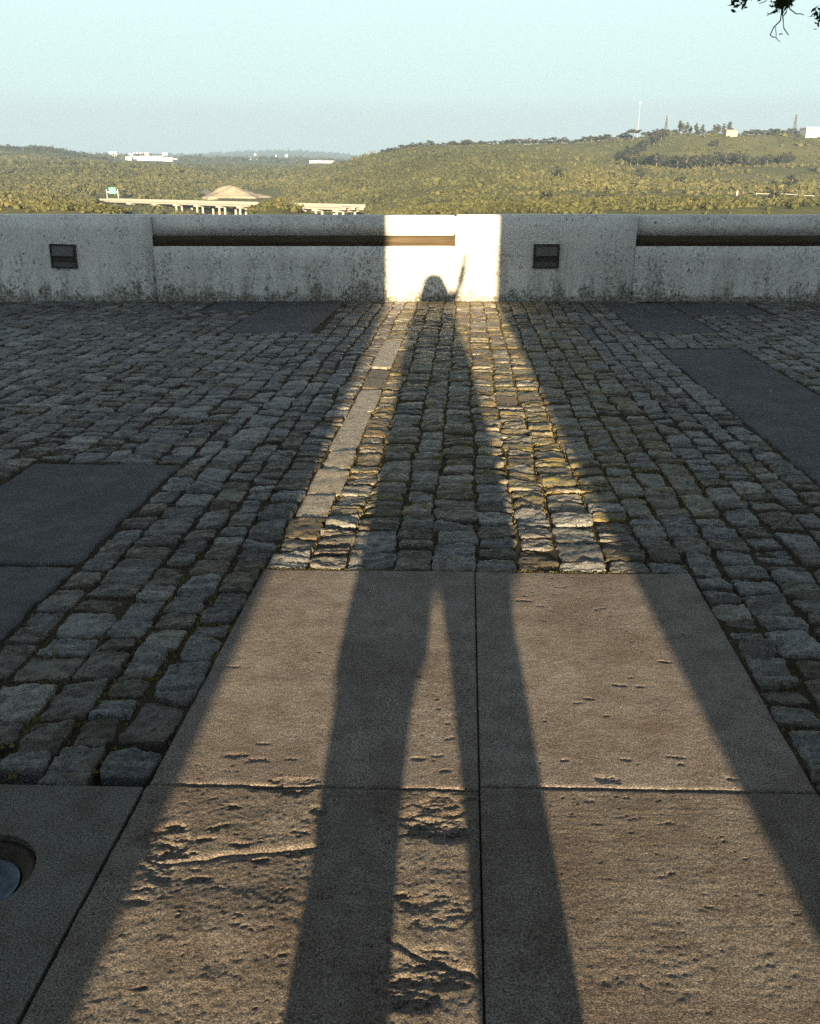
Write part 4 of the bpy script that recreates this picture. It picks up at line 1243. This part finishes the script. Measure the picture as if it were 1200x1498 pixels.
def leaf_cloud(centers, n, spread_, size, seed):
    g_ = np.random.default_rng(seed)
    c_ = np.array([trel(q) for q in centers])
    p_ = c_[g_.integers(0, len(c_), n)] + g_.normal(size=(n, 3)) * spread_
    a = g_.normal(size=(n, 3)); a /= np.linalg.norm(a, axis=1, keepdims=True)
    b = np.cross(a, g_.normal(size=(n, 3))); b /= np.linalg.norm(b, axis=1, keepdims=True)
    nn = np.cross(a, b)
    s = size * g_.uniform(0.6, 1.2, (n, 1))
    v = np.stack([p_ - a * s, p_ + b * s * .4 + nn * s * .12, p_ + a * s, p_ - b * s * .4 + nn * s * .12], 1).reshape(-1, 3)
    i0 = np.arange(n) * 4
    f = np.concatenate([np.stack([i0, i0 + 1, i0 + 2], 1), np.stack([i0, i0 + 2, i0 + 3], 1)])
    return v, f, np.repeat(g_.uniform(0, 1, n), 4)
sets = [leaf_cloud([T(1140, 8), T(1146, 0), T(1150, -8), T(1142, 4), T(1152, 2)], 150, 0.030, 0.034, 1),
        leaf_cloud([T(1078, 2), T(1085, 0), T(1092, -2), T(1100, -3)], 40, 0.028, 0.034, 2),
        leaf_cloud([T(1198, 26), T(1202, 28), T(1206, 20)], 46, 0.03, 0.034, 3),
        leaf_cloud([T(1143, 50)], 1, 0.0, 0.03, 4)]
vv = np.concatenate([s[0] for s in sets]); ff = []; n0 = 0
for s in sets:
    ff.append(s[1] + n0); n0 += len(s[0])
o = put("leaves", mesh_np("leaves", vv, np.concatenate(ff), M_OAK, False, {"tone": np.concatenate([s[2] for s in sets])}), tree); o["kind"] = "stuff"
# the crown above the picture: spreads over the terrace
g_ = np.random.default_rng(8); cen = []
for k in range(420):
    x, y = g_.uniform(-3.5, 9), g_.uniform(1.5, 11)
    z = 1.25 + 0.185 * max(y, 3) + 0.9 + g_.uniform(0, 2.4)
    cen.append(Vector((x, y, z)))
for k, q in enumerate(((1.5, 5.5, 4.4), (-2.5, 6.5, 4.6), (3.2, 3.0, 4.2), (7.5, 9.5, 4.6), (2.2, 9.5, 4.9))):
    m = MB(); m.tube([trel(p_) for p_ in ((tx - .25, ty + .15, 3.4), ((tx + q[0]) / 2, (ty + q[1]) / 2, 4.1 + .1 * k), q)], [0.09, 0.06, 0.02], 8); m.build("limb", M_BARK, tree, smooth=True)
s = leaf_cloud(cen, 15000, 0.33, 0.075, 9)
s[0][:, 2] = np.maximum(s[0][:, 2], 1.25 + 0.185 * np.maximum(s[0][:, 1] + ty, 0) + 0.25)
o = put("crown", mesh_np("crown", s[0], s[1], M_OAK, False, {"tone": s[2]}), tree); o["kind"] = "stuff"

# ------------------------------------------------------------------ gateway behind the photographer (casts the big shade)
GY0, GY1, GX0, GX1, GH = -2.5, -2.0, -0.640, 0.622, 3.4
gate = empty("gateway_wall", (0, GY1, 0)); tag(gate, "tall plastered wall with an open gateway behind the photographer", "wall")
for (a, b, z0, z1) in ((-13, GX0, -0.1, 4.1), (GX1, 13, -0.1, 4.1)):
    m = MB(); m.box((a, GY0 - GY1, z0), (b, 0, z1)); m.build("wall_body", M_PLASTER, gate)
m = MB(); m.box((GX0 + .001, GY0 - GY1 + .003, GH), (GX1 - .001, -.003, 4.09)); m.build("lintel", M_PLASTER, gate)

# ------------------------------------------------------------------ the photographer (only the shadow falls into the picture)
PY = -0.35
per = empty("person", (0, PY, 0)); tag(per, "person in long dark coat standing with one arm raised behind the camera", "person")
def skin_mesh(name, joints, edges, mat, parent, sub=1):
    me = bpy.data.meshes.new(name)
    me.from_pydata([j[0] for j in joints], edges, [])
    o = put(name, me, parent)
    md = o.modifiers.new("skin", 'SKIN'); md.use_smooth_shade = True
    for k, j in enumerate(joints):
        me.skin_vertices[0].data[k].radius = (j[1], j[1] if len(j) < 3 else j[2])
    me.skin_vertices[0].data[0].use_root = True
    sb = o.modifiers.new("sub", 'SUBSURF'); sb.levels = sub; sb.render_levels = sub
    me.materials.append(mat)
    return o
J = [((0, 0, .86), .13, .10), ((0, .0, 1.08), .12, .09), ((0, 0, 1.32), .13, .09), ((0, .0, 1.42), .055), ((-.02, .01, 1.50), .07), ((-.03, .02, 1.57), .085, .09), ((-.03, .01, 1.64), .05),
     ((-.09, 0, .80), .085), ((-.15, .01, .46), .06), ((-.16, -.01, .09), .045), ((-.165, .13, .04), .04),
     ((.09, 0, .80), .085), ((.14, .01, .46), .06), ((.15, -.01, .09), .045), ((.16, .13, .04), .04),
     ((-.17, 0, 1.33), .055), ((-.23, .05, 1.08), .042), ((-.09, .27, 1.18), .032), ((-.05, .31, 1.20), .03),
     ((.17, 0, 1.34), .055), ((.255, .02, 1.52), .042), ((.30, .03, 1.74), .036), ((.315, .03, 1.83), .032)]
E_ = [(0, 1), (1, 2), (2, 3), (3, 4), (4, 5), (5, 6), (0, 7), (7, 8), (8, 9), (9, 10), (0, 11), (11, 12), (12, 13), (13, 14), (2, 15), (15, 16), (16, 17), (17, 18), (2, 19), (19, 20), (20, 21), (21, 22)]
skin_mesh("body", J, E_, M_SKIN, per, 2)
m = MB()
for k, dx in enumerate((-.034, -.014, .008, .028)):
    L_ = (.055, .07, .075, .065)[k]
    m.tube([(.318 + dx * .6, .03, 1.82), (.322 + dx, .035, 1.86), (.324 + dx * 1.2, .045, 1.86 + L_ * .6), (.325 + dx * 1.25, .06, 1.86 + L_)], [.010, .009, .008, .006], 8)
m.tube([(.295, .03, 1.80), (.272, .045, 1.83), (.262, .055, 1.862)], [.012, .011, .008], 8)
for k, dz_ in enumerate((.0, .02, .04, .06)):
    m.tube([(-.045, .31, 1.19 + dz_), (-.01, .325, 1.20 + dz_), (.03, .318, 1.20 + dz_)], [.010, .009, .007], 8)
m.tube([(-.05, .30, 1.20), (-.035, .285, 1.235), (-.01, .292, 1.255)], [.012, .010, .008], 8)
m.build("fingers", M_SKIN, per, smooth=True)
m = MB()
m.tube([(0, 0, z) for z in (1.375, 1.33, 1.28, 1.19, 1.09, .99, .91, .78, .59, .46, .40, .355, .31)], [.001] * 13, 20)
secs = [(1.385, -.10, .10, .07), (1.35, -.19, .18, .10), (1.28, -.262, .185, .12), (1.19, -.265, .185, .13), (1.09, -.268, .19, .13), (.99, -.272, .222, .13), (.91, -.278, .247, .14), (.78, -.274, .264, .15), (.59, -.272, .286, .17), (.46, -.272, .292, .18), (.405, -.276, .296, .185), (.385, -.278, .285, .185)]
def loft(m, secs, n=24):
    i0 = len(m.v); f = []
    for z, xa, xb, ry in secs:
        m.v += [((xa + xb) / 2 + (xb - xa) / 2 * math.cos(2 * math.pi * k / n), ry * math.sin(2 * math.pi * k / n), z) for k in range(n)]
    for i in range(len(secs) - 1):
        for k in range(n):
            m.f.append((i0 + i * n + k, i0 + i * n + (k + 1) % n, i0 + (i + 1) * n + (k + 1) % n, i0 + (i + 1) * n + k))
m = MB(); loft(m, secs)
loft(m, [(.384, -.278, -.008, .14), (.35, -.282, -.020, .14), (.315, -.282, -.026, .14), (.30, -.280, -.05, .13), (.288, -.266, -.062, .12)])
m.build("coat", M_COAT, per, smooth=True)
m = MB(); m.tube([(.15, 0, 1.34), (.215, .01, 1.45), (.262, .02, 1.56), (.30, .03, 1.76)], [.062, .056, .052, .047], 12)
m.tube([(-.16, 0, 1.33), (-.23, .05, 1.08), (-.11, .25, 1.165)], [.065, .055, .042], 12); m.build("sleeves", M_COAT, per, smooth=True)
m = MB()
loft(m, [(.50, -.25, -.03, .11), (.30, -.265, -.06, .10), (.268, -.261, -.068, .095), (.246, -.256, -.074, .09), (.208, -.247, -.076, .087), (.172, -.246, -.075, .085), (.05, -.25, -.078, .085)], 16)
loft(m, [(.50, .0, .25, .11), (.374, .004, .25, .11), (.355, .019, .24, .11), (.335, .023, .233, .105), (.315, .036, .238, .10), (.283, .042, .236, .095), (.247, .055, .235, .09), (.184, .066, .236, .086), (.05, .07, .242, .085)], 16)
m.build("trousers", M_TROUSER, per, smooth=True)
for sx in (-1, 1):
    m = MB(); m.tube([(sx * .16, -.09, .045), (sx * .16, 0, .05), (sx * .165, .11, .04), (sx * .17, .17, .03)], [.045, .05, .045, .03], 12); m.build("boot", M_BOOT, per, smooth=True)
m = MB(); m.tube([(-.033, -.03, 1.680), (-.035, -.035, 1.66), (-.045, -.04, 1.593), (-.045, -.04, 1.54), (-.040, -.04, 1.476), (-.038, -.03, 1.40), (-.036, -.04, 1.32)], [(.05, .055), (.08, .098), (.10, .138), (.10, .158), (.09, .178), (.08, .200), (.05, .20)], 20)
m.build("hair", M_HAIR, per, smooth=True)
ph = MB(); ph.box((-.036, -.034, 1.175), (.036, -.026, 1.285))
o = ph.build("phone", M_IRON); tag(o, "slim dark phone held up by the photographer", "phone")

# ------------------------------------------------------------------ haze
hz = bpy.data.materials.new("haze"); hz.use_nodes = True
hn = hz.node_tree.nodes; hn.clear()
out = hn.new("ShaderNodeOutputMaterial"); pv = hn.new("ShaderNodeVolumePrincipled")
pv.inputs["Color"].default_value = (0.32, 0.48, 0.72, 1); pv.inputs["Density"].default_value = 1.5e-4; pv.inputs["Anisotropy"].default_value = 0.0
hz.node_tree.links.new(pv.outputs[0], out.inputs["Volume"])
g = MB(); g.box((-15000, -260, -60), (15000, 16500, 320))
o = g.build("haze", hz); o["kind"] = "stuff"
print("stones", len(stones), "tris", sum(len(o.data.polygons) for o in col.objects if o.type == 'MESH'))
